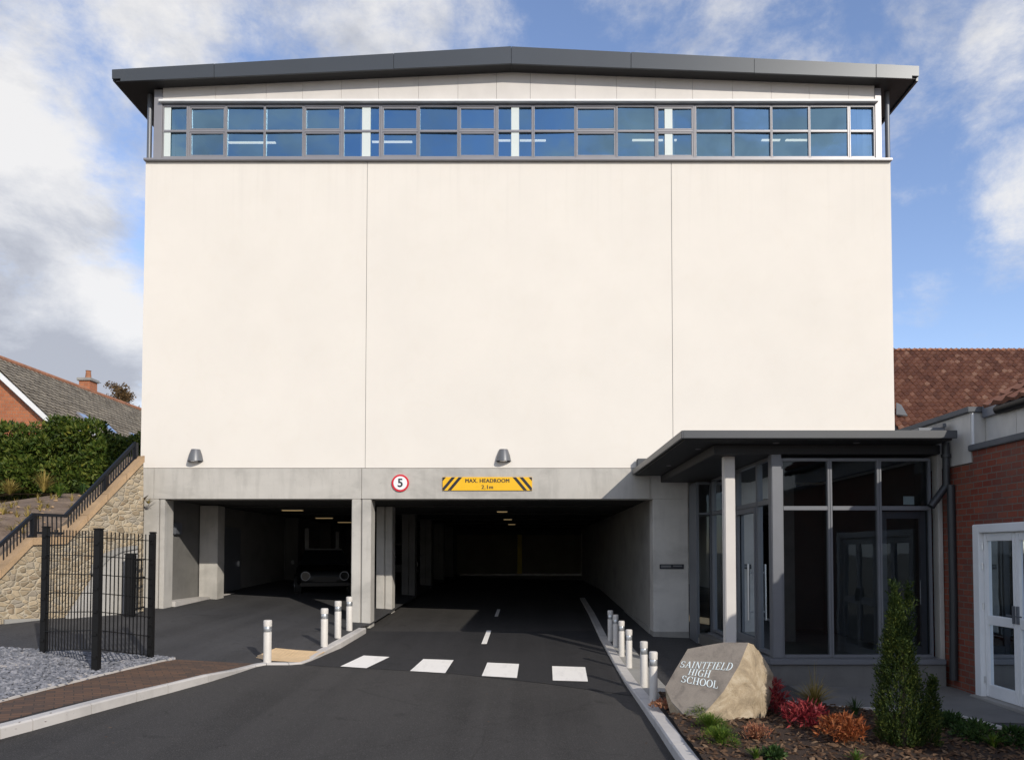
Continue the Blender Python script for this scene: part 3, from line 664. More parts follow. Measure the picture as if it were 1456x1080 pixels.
# inside the hall: white portal columns near the glass, rear wall
for px, w in ((240, .22), (521.5, .22), (732.5, .22), (950, .22), (1226, .16)):
    p = on_y(px, 190, Y0+.62)
    MB().box(p.x-w/2, p.x+w/2, Y0+.42, Y0+.72, ZT-1.9, bl_.z).build('hall_column', M['hall_white'], hall, bevel=.01)
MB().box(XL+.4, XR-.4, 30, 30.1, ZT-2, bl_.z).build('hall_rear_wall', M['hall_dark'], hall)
for a, b, y in ((325, 392, 203), (529, 586, 202), (708, 776, 200), (899, 962, 199.5), (1083, 1109, 199.5), (1117, 1149, 199.5)):
    A, B = on_y(a, y, 19.4), on_y(b, y, 19.4)
    t = thing('hall_strip_light', 'strip light behind the upper glazing, %s' % {325: 'leftmost of the row', 529: 'just right of the second white column', 708: 'crossing the central white column', 899: 'just left of the white column right of centre', 1083: 'the short one left of the last pair', 1117: 'rightmost of the row'}[a], 'strip light', ((A.x+B.x)/2, 19.4, A.z), 0, 'strip lights in the hall')
    MB().box(A.x, B.x, 19.36, 19.44, A.z-.012, A.z+.012).build('diffuser', M['tube'], t, bevel=.004)
    hz = MB().box(A.x-.03, B.x+.03, 19.34, 19.46, A.z+.014, A.z+.05)
    hz.tube([(A.x+.1, 19.4, A.z+.05), (A.x+.1, 19.4, bl_.z+.2)], .006, 5); hz.tube([(B.x-.1, 19.4, A.z+.05), (B.x-.1, 19.4, bl_.z+.2)], .006, 5)
    hz.build('housing', M['hall_dark'], t)
# lights under the car park ceiling
for px, py, lab, l in ((714, 727, 'small dim ceiling light over the drive, nearest the entrance', .34), (722, 738, 'small dim ceiling light over the drive, second from the entrance', .34), (727.6, 745, 'small dim ceiling light over the drive, farthest of the row', .34),
                 (416, 725, 'dim strip light over the left parking bay, nearest the front', .62), (461, 736, 'dim strip light over the left parking bay, second from the front', .62), (491, 742, 'dim strip light over the left parking bay, farthest back', .62)):
    d = ray(px, py); q = CAM+d*((ZB0-.03-H)/d.z)
    t = thing('ceiling_light', lab, 'ceiling light', q, 0, 'lights under the car park ceiling')
    MB().box(-l/2, l/2, -.09, .09, .003, .03).build('housing', M['alu_dark'], t, world=False)
    MB().box(-l/2+.02, l/2-.02, -.075, .075, -.02, .001).build('diffuser', M['dim_tube'], t, world=False, bevel=.006)

# wall lamps
def wall_lamp(px, py, lab):
    p = on_y(px, py, YR); t = thing('wall_lamp', lab, 'wall lamp', p, 0, 'wall lamps above the concrete beam')
    mb = MB(); n = 14; rings = []
    for z, r in ((.155, .088), (.16, .10), (.02, .150), (-.115, .178), (-.118, .170)):
        rings.append([(r*1.0*math.cos(math.pi+math.pi*k/n), r*1.15*math.sin(math.pi+math.pi*k/n), z) for k in range(n+1)])
    vs = [v for rg in rings for v in rg]; m = n+1; fs = []
    for i in range(len(rings)-1):
        for k in range(n): fs.append((i*m+k, i*m+k+1, (i+1)*m+k+1, (i+1)*m+k))
    fs.append(tuple(range(m-1, -1, -1)))
    for i in range(len(rings)-1): fs.append((i*m, (i+1)*m, (i+1)*m+n, i*m+n))
    mb.add(vs, fs); mb.build('lamp_hood', M['lamp_grey'], t, world=False, smooth=True)
    MB().lathe([(.09, -.115), (.09, -.128), (.06, -.13)], (0, -.10, 0), 16).build('lens', M['white'], t, world=False)
    MB().box(-.155, .155, -.02, .0, -.134, -.119).build('back_plate', M['alu_dark'], t, world=False, bevel=.004)
wall_lamp(278.5, 648.5, 'grey half round wall lamp over the left parking bay')
wall_lamp(716, 648.5, 'grey half round wall lamp over the drive, near the yellow headroom sign')

# signs
p = on_y(569.5, 686.5, Y0)
t = thing('speed_limit_sign', 'round white sign with red ring and black 5 on the concrete beam', 'speed sign', (p.x, Y0-.02, p.z))
def disc(r, y0, y1, n=48): return [(r*math.cos(2*math.pi*k/n), y0, r*math.sin(2*math.pi*k/n)) for k in range(n)], (0, y1-y0, 0)
a, b = disc(.20, -.012, .02); MB().prism(a, b).build('ring', M['red'], t, world=False)
a, b = disc(.158, -.0145, -.0125); MB().prism(a, b).build('face', M['white'], t, world=False)
mb = MB(); put_text(mb, '5', .27, (0, -.0165, -.005), bold=.006); mb.build('numeral', M['ink'], t, world=False)
p0, p1 = on_y(629.5, 697, Y0), on_y(756.5, 678, Y0)
w, h = p1.x-p0.x, p1.z-p0.z; c = (p0+p1)/2
t = thing('headroom_sign', 'long yellow warning board with black diagonal stripes and maximum headroom wording', 'warning sign', (c.x, Y0-.015, c.z))
MB().box(-w/2, w/2, -.012, .015, -h/2, h/2).build('board', M['yellow'], t, world=False)
yy = -.0145; zl = h/2-.004
def stripe(xa, xb, sl, mir):
    # a diagonal band clipped to the board's end
    pts = [(xa, -zl), (xb, -zl), (xb+sl, zl), (xa+sl, zl)]
    lim = -w/2+.003
    if xa < lim:
        out = []
        for i in range(4):
            A, B = pts[i], pts[(i+1) % 4]
            if A[0] >= lim: out.append(A)
            if (A[0] >= lim) != (B[0] >= lim):
                u = (lim-A[0])/(B[0]-A[0]); out.append((lim, A[1]+(B[1]-A[1])*u))
        pts = out
    MB().prism([(x*mir, yy, z) for x, z in pts], (0, .002, 0)).build('stripe', M['ink'], t, world=False)
for mir in (1, -1):
    for k in (-.26, -.045, .115): stripe(-w/2+k, -w/2+k+.085, .255, mir)

mb = MB(); 
for k in range(3):
    put_text(mb, 'MAX. HEADROOM', .126, (-.004+.004*k, -.0145-.0004*k, .066), .93, 1.08); put_text(mb, '2.1m', .126, (-.004+.004*k, -.0145-.0004*k, -.080), .98, 1.15)
mb.build('lettering', M['ink'], t, world=False)
p = on_y(955, 805, Y0+.02)
t = thing('name_plate', 'narrow dark plate fixed to the concrete pier', 'wall plate', (p.x, Y0+.02, p.z))
MB().box(-.28, .28, -.02, 0, -.055, .055).build('plate', M['ink'], t, world=False, bevel=.004)
mb = MB(); mb.box(-.25, -.02, -.022, -.0205, -.02, .03); mb.box(.03, .24, -.022, -.0205, -.005, .03); mb.build('insert', M['lamp_grey'], t, world=False)

# ------------------------------------------------------------------ entrance pavilion
XS, YP = 4.04, 12.2; XE = 6.62; XB = 6.86
pav = thing('entrance_pavilion', 'low glazed entrance with grey frames under a dark overhanging canopy roof', 'entrance', (5.2, YP, -.3))
FL = -.30
MB().box(XS-.10, XE+.16, YP-.14, YP+.3, -.7, -.06).build('plinth', M['flag'], pav, bevel=.01)
MB().box(XS-.08, XS+.2, YP+.31, 16.3, -.7, -.06).build('plinth', M['slab'], pav, bevel=.01)
MB().box(XS-.14, XE+.14, YP-.19, YP+.2, -.055, .03).build('sill', M['pav_alu'], pav, bevel=.012)
MB().box(XS-.12, XS+.1, YP+.21, 16.3, -.055, .01).build('sill', M['pav_alu'], pav, bevel=.012)
zh, ztr, zs = on_y(1200, 651, YP).z, on_y(1200, 722, YP).z, .032
CT = on_y(1040, 612, 11.6).z; CB = CT-.115
# corner post
MB().box(on_y(1096.5, 800, YP).x, on_y(1111, 800, YP).x, YP-.06, YP+.12, zs, zh+.3).build('corner_post', M['pav_alu'], pav, bevel=.012)
# front windows
fx = [on_y(v, 800, YP).x for v in (1111.5, 1181.5, 1252, 1326)]
def glazed(a, b, z0, z1, fw=.035, y=YP, tr=None):
    mb = MB(); mb.box(a, a+fw, y, y+.09, z0, z1); mb.box(b-fw, b, y, y+.09, z0, z1)
    mb.box(a+fw, b-fw, y, y+.09, z0, z0+fw*1.4); mb.box(a+fw, b-fw, y, y+.09, z1-fw*1.4, z1)
    if tr: mb.box(a+fw, b-fw, y+.003, y+.09, tr-.035, tr+.035)
    f = mb.build('window', M['pav_alu'], pav, bevel=.006)
    MB().add_ret([(a+.01, y+.05, z0+.01), (b-.01, y+.05, z0+.01), (b-.01, y+.05, z1-.01), (a+.01, y+.05, z1-.01)]).build('pane', M['glass_lo'], f, recalc=False)
    return f
def _ar(s, pts): s.poly(pts); return s
MB.add_ret = _ar
for a, b in ((0, 1), (1, 2), (2, 3)): glazed(fx[a]+.002, fx[b]-.002, zs, zh, .036, YP, ztr)
# dark door inside the third bay
dd = MB(); a, b = fx[2]+.06, fx[3]-.05; dy = YP+.10
dd.box(a, a+.10, dy, dy+.05, zs+.01, ztr-.05); dd.box(b-.10, b, dy, dy+.05, zs+.01, ztr-.05); dd.box(a+.10, b-.10, dy, dy+.05, ztr-.17, ztr-.05); dd.box(a+.10, b-.10, dy, dy+.05, zs+.01, zs+.18)
dr = dd.build('door', M['alu_dark'], pav, bevel=.006)
MB().tube([(b-.13, dy-.04, .9), (b-.13, dy-.04, 1.3)], .012, 8).build('handle', M['lamp_grey'], dr)
MB().box(fx[2]+.42, fx[2]+.60, YP+.052, YP+.056, ztr+.06, ztr+.20).build('notice', M['paper'], pav)
# side glazing along x = XS
def yfrom(px): return XS*F/(px-PX)
sy = [YP+.13, yfrom(1076), yfrom(1047), yfrom(1029), yfrom(1012)]
tz = 2.62
for i, (a, b) in enumerate(zip(sy, sy[1:])):
    a += .002; b -= .002; fw = .04; z1 = zh+.05
    mb = MB(); x = XS
    mb.box(x, x+.08, a, a+fw, zs, z1); mb.box(x, x+.08, b-fw, b, zs, z1)
    mb.box(x, x+.08, a+fw, b-fw, zs, zs+.05); mb.box(x, x+.08, a+fw, b-fw, z1-.05, z1); mb.box(x+.003, x+.08, a+fw, b-fw, tz-.04, tz+.04)
    f = mb.build('window', M['pav_alu'], pav, bevel=.006)
    MB().add_ret([(x+.05, a+.01, zs+.01), (x+.05, b-.01, zs+.01), (x+.05, b-.01, z1-.01), (x+.05, a+.01, z1-.01)]).build('pane', M['glass_lo'], f, recalc=False)
    if i == 1:
        d = MB(); A, B = a+fw+.005, b-fw-.005; q = tz-.05
        for u, v, s_, t_ in ((A, A+.07, zs+.06, q), (B-.07, B, zs+.06, q), (A+.07, B-.07, zs+.06, zs+.2), (A+.07, B-.07, q-.09, q)): d.box(x-.02, x+.04, u, v, s_, t_)
        dr = d.build('door', M['pav_alu'], pav, bevel=.006)
        hb = MB(); hy = A+.13
        hb.tube([(x-.10, hy, .55), (x-.10, hy, 1.55)], .022, 10); hb.tube([(x-.10, hy, .7), (x-.02, hy, .7)], .012, 8); hb.tube([(x-.10, hy, 1.4), (x-.02, hy, 1.4)], .012, 8)
        hb.build('handle', M['steel'], dr, smooth=True)
# return glazing beside the pier
yr = sy[-1]+.05
xr0 = px1+.03
mb = MB()
MB().box(xr0, XS+.06, yr, 17.1, -.7, -.12).build('plinth', M['slab'], pav)
mb.box(xr0, xr0+.035, yr, yr+.08, -.1, zh); mb.box(XS-.02, XS+.07, yr, yr+.08, -.1, zh); mb.box(xr0+.035, XS-.02, yr, yr+.08, -.1, -.05); mb.box(xr0+.035, XS-.02, yr, yr+.08, zh-.05, zh); mb.box(xr0+.035, XS-.02, yr+.003, yr+.08, tz-.02, tz+.02)
f = mb.build('window', M['alu_dark'], pav, bevel=.005)
MB().add_ret([(xr0, yr+.05, -.1), (XS, yr+.05, -.1), (XS, yr+.05, zh), (xr0, yr+.05, zh)]).build('pane', M['glass_lo'], f, recalc=False)
MB().box(px1+.002, xr0-.002, yr, 17.1, -.5, zh).build('jamb', M['alu_dark'], pav)
# lobby inside
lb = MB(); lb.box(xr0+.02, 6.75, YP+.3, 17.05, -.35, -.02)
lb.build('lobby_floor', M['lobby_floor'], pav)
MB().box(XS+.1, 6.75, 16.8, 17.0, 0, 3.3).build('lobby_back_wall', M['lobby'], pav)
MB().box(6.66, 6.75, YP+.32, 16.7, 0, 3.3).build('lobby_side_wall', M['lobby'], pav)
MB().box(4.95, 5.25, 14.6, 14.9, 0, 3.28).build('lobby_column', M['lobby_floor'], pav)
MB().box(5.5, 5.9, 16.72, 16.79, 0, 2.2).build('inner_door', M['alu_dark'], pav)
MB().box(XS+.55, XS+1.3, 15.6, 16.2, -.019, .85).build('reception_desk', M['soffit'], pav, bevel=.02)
# canopy roof
cx0 = on_y(972, 615, 11.6).x; cx1 = on_y(1358, 615, 11.6).x
pts = [(cx0, 11.6, CB), (cx1, 11.6, CB), (cx1, 17.1, CB), (cx0, 17.1, CB)]
can = MB().prism(pts, (0, 0, CT-CB-.02)).build('canopy_roof', M['canopy'], pav, bevel=.012)
fm = MB(); fm.box(cx0-.015, cx1+.015, 11.555, 11.597, CB-.012, CT); fm.box(cx0-.045, cx0-.003, 11.555, 17.08, CB-.012, CT-.003)
fm.build('fascia', M['canopy'], can, bevel=.008)
MB().box(cx0+.03, cx1-.03, 11.63, 17.08, CB-.03, CB-.003).build('soffit', M['soffit'], can)
MB().box(3.05, XE+.15, YP-.10, 17.05, zh+.055, CB-.033).build('downstand', M['soffit'], can, bevel=.01)
for x, y in ((2.9, 12.6), (2.85, 15.0), (4.0, 11.9), (5.3, 11.9)):
    MB().lathe([(.05, -.008), (.05, .0)], (x, y, CB-.033), 14).build('downlight', M['alu'], can)
kz = MB(); kz.box(cx1-.42, cx1+.02, 11.9, 16.9, CT+.0, CT+.10); kz.box(cx1-.03, cx1+.03, 11.88, 16.9, CT+.102, CT+.17)
kz.build('roof_trim', M['alu_dark'], can, bevel=.01)
p = on_y(920, 659, Y0-.1)
MB().box(on_y(905, 659, Y0-.1).x, on_y(938, 659, Y0-.1).x, Y0-.18, Y0-.03, on_y(905, 672, Y0-.1).z, on_y(905, 652, Y0-.1).z).build('gutter_end', M['canopy'], can, bevel=.02)
MB().box(XE+.165, XB-.003, YP+.02, YP+.2, -.7, 3.55).build('side_panel', M['clad'], pav, bevel=.006)
# free standing column
q = on_y(1037.5, 780, 12.45)
MB().box(q.x-.09, q.x+.09, 12.4, 12.58, -.6, CB-.034).build('column', M['panel'], pav, bevel=.014)
# rainwater pipe at the right end
q = on_y(1345, 650, 11.95)
mb = MB(); mb.tube([(q.x, 11.95, CB-.02), (q.x, 11.95, 2.82)], .055, 12)
mb.lathe([(.075, 0), (.075, .05)], (q.x, 11.95, 3.3), 12)
mb.tube([(q.x-.02, 11.95, 2.82), (q.x-.26, 11.95, 2.50)], .06, 10)
mb.tube([(q.x+.04, 11.9, 2.85), (q.x+.05, 11.9, 1.0), (q.x+.03, 11.9, -.28)], .060, 12)
mb.build('downpipe', M['black_pipe'], pav, smooth=True)

# ------------------------------------------------------------------ brick building on the right
XB = 6.86
bb = thing('brick_building', 'dark red brick side building with white glazed double doors and grey coping', 'building', (9, 8, -.4))
zc = on_x(1384, 632, XB).z
def yx(px): return XB*F/(px-PX)
yd1, yd0 = 11.38, 8.085               # structural opening of the doors (far jamb, near jamb)
zd = on_x(1379, 746, XB).z
YE = yx(1353)
w_ = MB(); w_.box(XB+.012, XB+.3, yd1+.002, 17.0, -.8, on_x(1384, 657, XB).z)
w_.box(XB, XB+.3, yd0, yd1-.001, zd+.001, zc-.1); w_.box(XB, XB+.3, 4.5, yd0-.001, -.8, zc-.1)
w_.build('brick_wall', M['brickx'], bb)
MB().box(XB-.05, XB+.36, 4.4, 11.42, zc-.098, zc).build('coping', M['grey_stone'], bb, bevel=.012)
zp = on_x(1384, 577, XB).z
MB().box(XB-.01, XB+.3, 11.40, 17.0, on_x(1384, 657, XB).z+.004, zp-.09).build('parapet_wall', M['clad'], bb)
MB().box(XB-.07, XB+.36, 11.36, 17.0, zp-.088, zp).build('parapet_coping', M['grey_stone'], bb, bevel=.01)
MB().box(XB+.005, XB+.03, 11.37, 11.398, zc+.005, zp-.1).build('corner_trim', M['white_paint'], bb)
cl = MB()
for i in range(9):
    y0 = 11.39-.72*(i+1)
    cl.box(XB+.22, XB+.36, y0+.004, y0+.716, zc+.003, zc+.42)
cl.build('cladding', M['clad'], bb)
MB().box(XB+.15, XB+.34, 11.0, 11.37, zc+.42, zc+.60).build('lead_box', M['lead'], bb, bevel=.01)
MB().tube([(XB+.14, 10.98, zc+.47), (XB+.14, 4.4, zc+.47)], .062, 10).build('gutter', M['black'], bb, smooth=True)
# door set (faces the yard, -X)
fr = MB(); fr.box(XB-.03, XB+.22, yd1-.16, yd1, -.45, zd); fr.box(XB-.03, XB+.22, yd0, yd0+.16, -.45, zd); fr.box(XB-.03, XB+.22, yd0+.16, yd1-.16, zd-.13, zd)
fr.build('door_surround', M['white_paint'], bb, bevel=.01)
yl = yx(1398); lw_ = .74
zb_, zt_ = -.40, zd-.135
for k in range(4):
    b = yd1-.165-k*lw_; a = b-lw_+.006
    if a < yd0+.1: break
    d = MB(); x0_, x1_ = XB+.04, XB+.09; s_ = .075
    d.box(x0_, x1_, a, a+s_, zb_, zt_); d.box(x0_, x1_, b-s_, b, zb_, zt_)
    zmid = .74
    for z0, z1 in ((zb_, zb_+.19), (zmid-.06, zmid+.08), (zt_-.12, zt_)): d.box(x0_, x1_, a+s_, b-s_, z0, z1)
    lf = d.build('door', M['white_paint'], bb, bevel=.008)
    pnm = MB()
    for z0, z1 in ((zb_+.18, zmid-.05), (zmid+.07, zt_-.11)): pnm.add_ret([(x0_+.03, a+s_-.01, z0), (x0_+.03, b-s_+.01, z0), (x0_+.03, b-s_+.01, z1), (x0_+.03, a+s_-.01, z1)])
    pnm.build('pane', M['glass_lo'], lf, recalc=False)
    h = MB(); hy = a+.04 if k % 2 == 0 else b-.04
    h.box(x0_-.03, x0_-.001, hy-.016, hy+.016, .75, 1.0); h.tube([(x0_-.045, hy, .86), (x0_-.045, hy+(.12 if k % 2 == 0 else -.12), .86)], .010, 8)
    h.build('handle', M['alu_dark'], lf)
    if k == 0:
        hg = MB()
        for z in (zb_+.25, .95, 1.55, 1.85): hg.tube([(x0_-.015, b+.004, z-.05), (x0_-.015, b+.004, z+.05)], .016, 8)
        hg.build('hinges', M['steel'], lf)
MB().box(XB-.12, XB+.3, yd0, yd1, -.6, -.405).build('door_step', M['slab'], bb, bevel=.01)
bi = MB(); bi.box(XB+1.6, XB+1.7, 4.9, 11, -.5, zc); bi.box(XB+.3, XB+1.6, 4.9, 11, -.62, -.5); bi.box(XB+.3, XB+1.6, 4.9, 11, zc-.2, zc-.1); bi.box(XB+.3, XB+1.6, yd1+.05, yd1+.15, -.5, zc-.2)
bi.build('corridor', M['lobby'], bb)
MB().box(XB+.31, 17, 4.5, 4.8, -.8, zc).build('end_wall', M['bricky_dark'], bb)

def tiled(name, p0, p1, up, rows, cols, hgt, lip, mat, parent, jitter=.01):
    """real tile courses: p0->p1 eaves line, up = vector from eaves to ridge; each tile an island"""
    mb = MB(); p0 = Vector(p0); p1 = Vector(p1); up = Vector(up); u = (p1-p0)/cols; v = up/rows
    nn = (p1-p0).cross(up).normalized()
    if nn.z < 0: nn = -nn
    for r in range(rows):
        for c in range(cols):
            o = p0+u*c+v*r; j = random.uniform(-jitter, jitter)
            vs = []
            for s in (0, .25, .5, .75, 1.0):
                hh = hgt*math.cos(s*2*math.pi)*.5+hgt*.5
                vs.append(o+u*s-v*.08+nn*(hh+lip+j)); vs.append(o+u*s+v*1.02+nn*(hh+j*.3)); vs.append(o+u*s-v*.08+nn*(hh*.4-.01))
            fs = []
            for k in range(4): fs += [(k*3, k*3+3, k*3+4, k*3+1), (k*3+2, k*3+5, k*3+3, k*3)]
            mb.add(vs, fs)
    return mb.build(name, mat, parent, recalc=False)
def slab(name, p0, p1, up, th, mat, parent):
    p0, p1, up = Vector(p0), Vector(p1), Vector(up); nn = (p1-p0).cross(up).normalized()
    if nn.z < 0: nn = -nn
    return MB().prism([p0-nn*.02, p1-nn*.02, p1+up-nn*.02, p0+up-nn*.02], -nn*th).build(name, mat, parent)
e0 = Vector((XB+.18, 11.3, zc+.56)); e1 = Vector((XB+.18, 4.3, zc+.56)); upv = Vector((4.2, 0, 2.6))
rfb = slab('roof', e0, e1, upv, .15, M['roofing'], bb)
tiled('roof_tiles', e0, e1, upv, 15, 24, .06, .03, M['red_tile'], rfb)

# ------------------------------------------------------------------ long tiled house behind on the right
th = thing('tiled_house', 'long house behind the entrance with a weathered red clay tile roof', 'house', (24, 28, .9))
er, rr = 25.0, 30.5
zr = on_y(1360, 497, rr).z; ze = on_y(1300, 640, er).z
MB().box(9.5, 44, er+.5, er+.8, .3, ze+.2).build('wall', M['bricky_dark'], th)
MB().prism([(43.5, er+.5, .3), (43.5, 36, .3), (43.5, 36, ze), (43.5, rr, zr-.3), (43.5, er+.5, ze)], (.3, 0, 0)).build('gable_wall', M['bricky_dark'], th)
MB().box(9.5, 43.5, 35.7, 36, .3, ze).build('wall', M['bricky_dark'], th)
a, b, up = (9.2, er, ze), (44.2, er, ze), (0, rr-er, zr-ze)
rf2 = slab('roof', a, b, up, .2, M['roofing'], th)
slab('rear_roof', (44.2, 36.2, ze), (9.2, 36.2, ze), (0, rr-36.2, zr-ze), .2, M['red_tile'], th)
tiled('roof_tiles', (13.0, er, ze), (33.0, er, ze), up, 29, 92, .085, .05, M['red_tile'], rf2, .010)
tiled('ridge_tiles', (13.0, rr-.14, zr-.06), (33.0, rr-.14, zr-.06), (0, .28, .02), 1, 60, .03, .05, M['ridge'], rf2)
MB().tube([(9.2, er-.1, ze-.02), (44, er-.1, ze-.02)], .07, 8).build('gutter', M['black'], th)
q = on_y(1280, 578, 27); MB().prism([on_y(1274, 574, 26.6), on_y(1281, 577, 26.7), on_y(1290, 592, 26.4), on_y(1274, 590, 26.4)], (0, -.03, .04)).build('lead_flashing', M['grey_stone'], th)

# ------------------------------------------------------------------ stone wall, railing and bank on the left
A_ = gpt(0, 887, dzl); B_ = gpt(196, 869, dzl)
dAB = (B_-A_); dAB.z = 0; dAB.normalize(); nAB = Vector((dAB.y, -dAB.x, 0))       # faces the road
def onw(px, py, off=0.0): return on_plane(px, py, A_+nAB*off, nAB)
sw = thing('stone_wall', 'rubble stone retaining wall with tan sloping coping below a black railing', 'wall', ((A_+B_)/2))
prof = [(-90, 903), (204, 880), (204, 658), (150, 712), (93, 772), (45, 772), (0, 818), (-90, 905)]
MB().prism([onw(*p) for p in prof], -nAB*.5).build('masonry', M['stone'], sw)
cp = MB(); cl_ = [(-60, 862), (0, 812), (45, 766), (93, 765), (204, 649)]
for p, q in zip(cl_, cl_[1:]):
    a, b = onw(*p), onw(*q); h = Vector((0, 0, .115))
    n = max(1, round((b-a).length/.62))
    for i in range(n):
        s0, s1 = a.lerp(b, i/n+.004), a.lerp(b, (i+1)/n-.004)
        cp.prism([s0+nAB*.05-h, s1+nAB*.05-h, s1+nAB*.05+h*.25, s0+nAB*.05+h*.25], -nAB*.6)
cp.build('coping', M['coping'], sw)
MB().prism([onw(*p, .06) for p in ((7, 887), (58, 886.5), (58, 879), (7, 880))], -nAB*.05).build('plinth_course', M['slab'], sw)
pw = thing('low_rendered_wall', 'pale rendered wall end with sloping top behind the black mesh fence', 'wall', onw(150, 870, .2))
MB().prism([onw(*p, .18) for p in ((92, 886), (197, 873), (197, 779), (176, 783), (156, 792), (146, 802), (140, 815))], -nAB*.14).build('rendered_face', M['pale_wall'], pw, bevel=.015)
MB().prism([onw(*p, .22) for p in ((141, 818), (148, 803), (157, 793), (176, 784), (197, 780), (197, 775), (174, 779), (153, 788), (142, 799), (136, 815))], -nAB*.22).build('capping', M['slab'], pw, bevel=.01)
rl = thing('stair_railing', 'black steel railing climbing along the top of the stone wall', 'railing', onw(45, 765))
top = [(-60, 822), (0, 774), (47.5, 731), (93, 733), (192.5, 629.5)]; bot = [(-60, 852), (0, 804), (48, 757), (93, 758), (192.5, 651)]
tr_ = MB(); br = MB()
for p, q in zip(top, top[1:]): tr_.beam(onw(*p, -.2), onw(*q, -.2), .075, .06)
for p in top[1:-1]: tr_.lathe([(.03, -.035), (.035, .03)], onw(*p, -.2), 10)
tr_.build('handrail', M['rail'], rl)
for p, q in zip(bot, bot[1:]): br.beam(onw(*p, -.2), onw(*q, -.2), .05, .05)
br.build('bottom_rail', M['rail'], rl)
bal = MB()
for (p, q), (r_, s_) in zip(zip(top, top[1:]), zip(bot, bot[1:])):
    a, b, c, d = onw(*p, -.2), onw(*q, -.2), onw(*r_, -.2), onw(*s_, -.2)
    n = max(2, round((b-a).length/.085))
    for i in range(1, n): bal.tube([c.lerp(d, i/n), a.lerp(b, i/n)], .014, 5)
bal.build('balusters', M['rail'], rl)
for px, y0, y1 in ((47.5, 772, 731), (149.5, 712, 676), (192.5, 664, 629)):
    a, b = onw(px, y0, -.2), onw(px, y1, -.2); MB().beam(a, b, .09, .09, (0, 1, 0)).build('post', M['rail'], rl)

# bank behind: soil surface rising from the wall to the hedge
bk_ = MB(); rows = []
nx = 34
for j in range(15):
    t = j/14; row = []
    for i in range(nx):
        s = -5.5+i*(dAB.length*0+10.0)/(nx-1)
        p0 = A_+dAB*s
        u = min(1, max(0, (s+1.0)/((B_-A_).length+1.0)))
        zw = 1.55 if s < .6 else 1.55+max(0, s-.9)*.62
        zw = min(zw, 3.55)
        q = Vector((p0.x-.25*dAB.y*0, p0.y, zw))-nAB*(.45)
        far = Vector((q.x-1.5*(1-u), 23.3, 3.62))
        r = q.lerp(far, t); r.z += .10*noise.noise(r*1.1)*(1 if 0 < t else 0)+.10*math.sin(t*math.pi)
        row.append(r)
    rows.append(row)
V = [v for r in rows for v in r]
bk_.add(V, [(j*nx+i, j*nx+i+1, (j+1)*nx+i+1, (j+1)*nx+i) for j in range(14) for i in range(nx-1)])
bk_.add([(-70, 23.0, 3.6), (-9.2, 23.0, 3.6), (-9.2, 90, 3.7), (-70, 90, 3.7)], [(0, 1, 2, 3)])
tag(bk_.build('bank', M['soil'], smooth=True), kind='structure')
rb_ = MB()
for k in range(150):
    r = random.choice(rows[2:])[random.randint(4, nx-1)]+Vector((random.uniform(-.2, .2), random.uniform(-.2, .2), .02))
    s = random.uniform(.015, .06); rb_.lathe([(s*.6, -s*.4), (s, 0), (s*.7, s*.5), (s*.2, s*.65)], r, 5)
tag(rb_.build('rubble_stones', M['coping']), 'scattered pale stones on the bare soil bank above the wall', 'rubble', kind='stuff')

# ------------------------------------------------------------------ leaf helpers (1)
def leafquad(mb, c, d, l, w, nrm=None):
    d = Vector(d).normalized(); r = Vector((random.gauss(0,1), random.gauss(0,1), random.gauss(0,1)))
    s = d.cross(nrm if nrm is not None else r)
    if s.length < 1e-4: s = Vector((1,0,0))
    s.normalize(); n = s.cross(d)
    c = Vector(c)
    mb.add([c, c+d*l*.5+s*w*.5+n*l*.06, c+d*l, c+d*l*.5-s*w*.5+n*l*.06], [(0,1,2,3)])
def rdir(zb=0): 
    v = Vector((random.gauss(0,1), random.gauss(0,1), random.gauss(0,1)+zb)); return v.normalized()
def blade_clump(mb, c, n, h, spread, w, droop=.5):
    c = Vector(c)
    for k in range(n):
        a = random.uniform(0, 6.28); o = Vector((math.cos(a), math.sin(a), 0)); hh = h*random.uniform(.55, 1.1); sp = spread*random.uniform(.15, 1)
        pts = [c+o*.03*random.random()]
        for t in (.4, .75, 1.0): pts.append(c+o*sp*t**1.4+Vector((0,0,hh*(t-droop*t*t*sp/max(spread,.01)*.8))))
        s = Vector((-o.y, o.x, 0))*w*random.uniform(.6, 1.2)
        mb.add([pts[0]-s*.6, pts[0]+s*.6, pts[1]+s*.8, pts[1]-s*.8, pts[2]+s*.5, pts[2]-s*.5, pts[3]], [(0,1,2,3), (3,2,4,5), (5,4,6)])
def stems(mb, c, n, h, r):
    for k in range(n):
        a = random.uniform(0, 6.28); o = Vector((math.cos(a), math.sin(a), 0))
        mb.tube([Vector(c), Vector(c)+o*r*.4+Vector((0,0,h*.5)), Vector(c)+o*r+Vector((0,0,h*random.uniform(.6, 1)))], [.008, .006, .003], 5)
def lump_leaves(mb, c, rx, ry, rz, n, l, w, clumps=9, up=.35):
    cs = []
    for k in range(clumps):
        d = rdir(.3); d.z = abs(d.z); cs.append((Vector((d.x*rx*.6, d.y*ry*.6, d.z*rz*.6)), random.uniform(.32, .55)))
    for k in range(n):
        cc, cr = random.choice(cs); d = rdir(.4); q = Vector(c)+cc+Vector((d.x*rx*cr, d.y*ry*cr, max(-cc.z, d.z*rz*cr)))*random.uniform(.65, 1)
        leafquad(mb, q, d+Vector((0,0,up)), l*random.uniform(.6, 1.3), w*random.uniform(.6, 1.3))

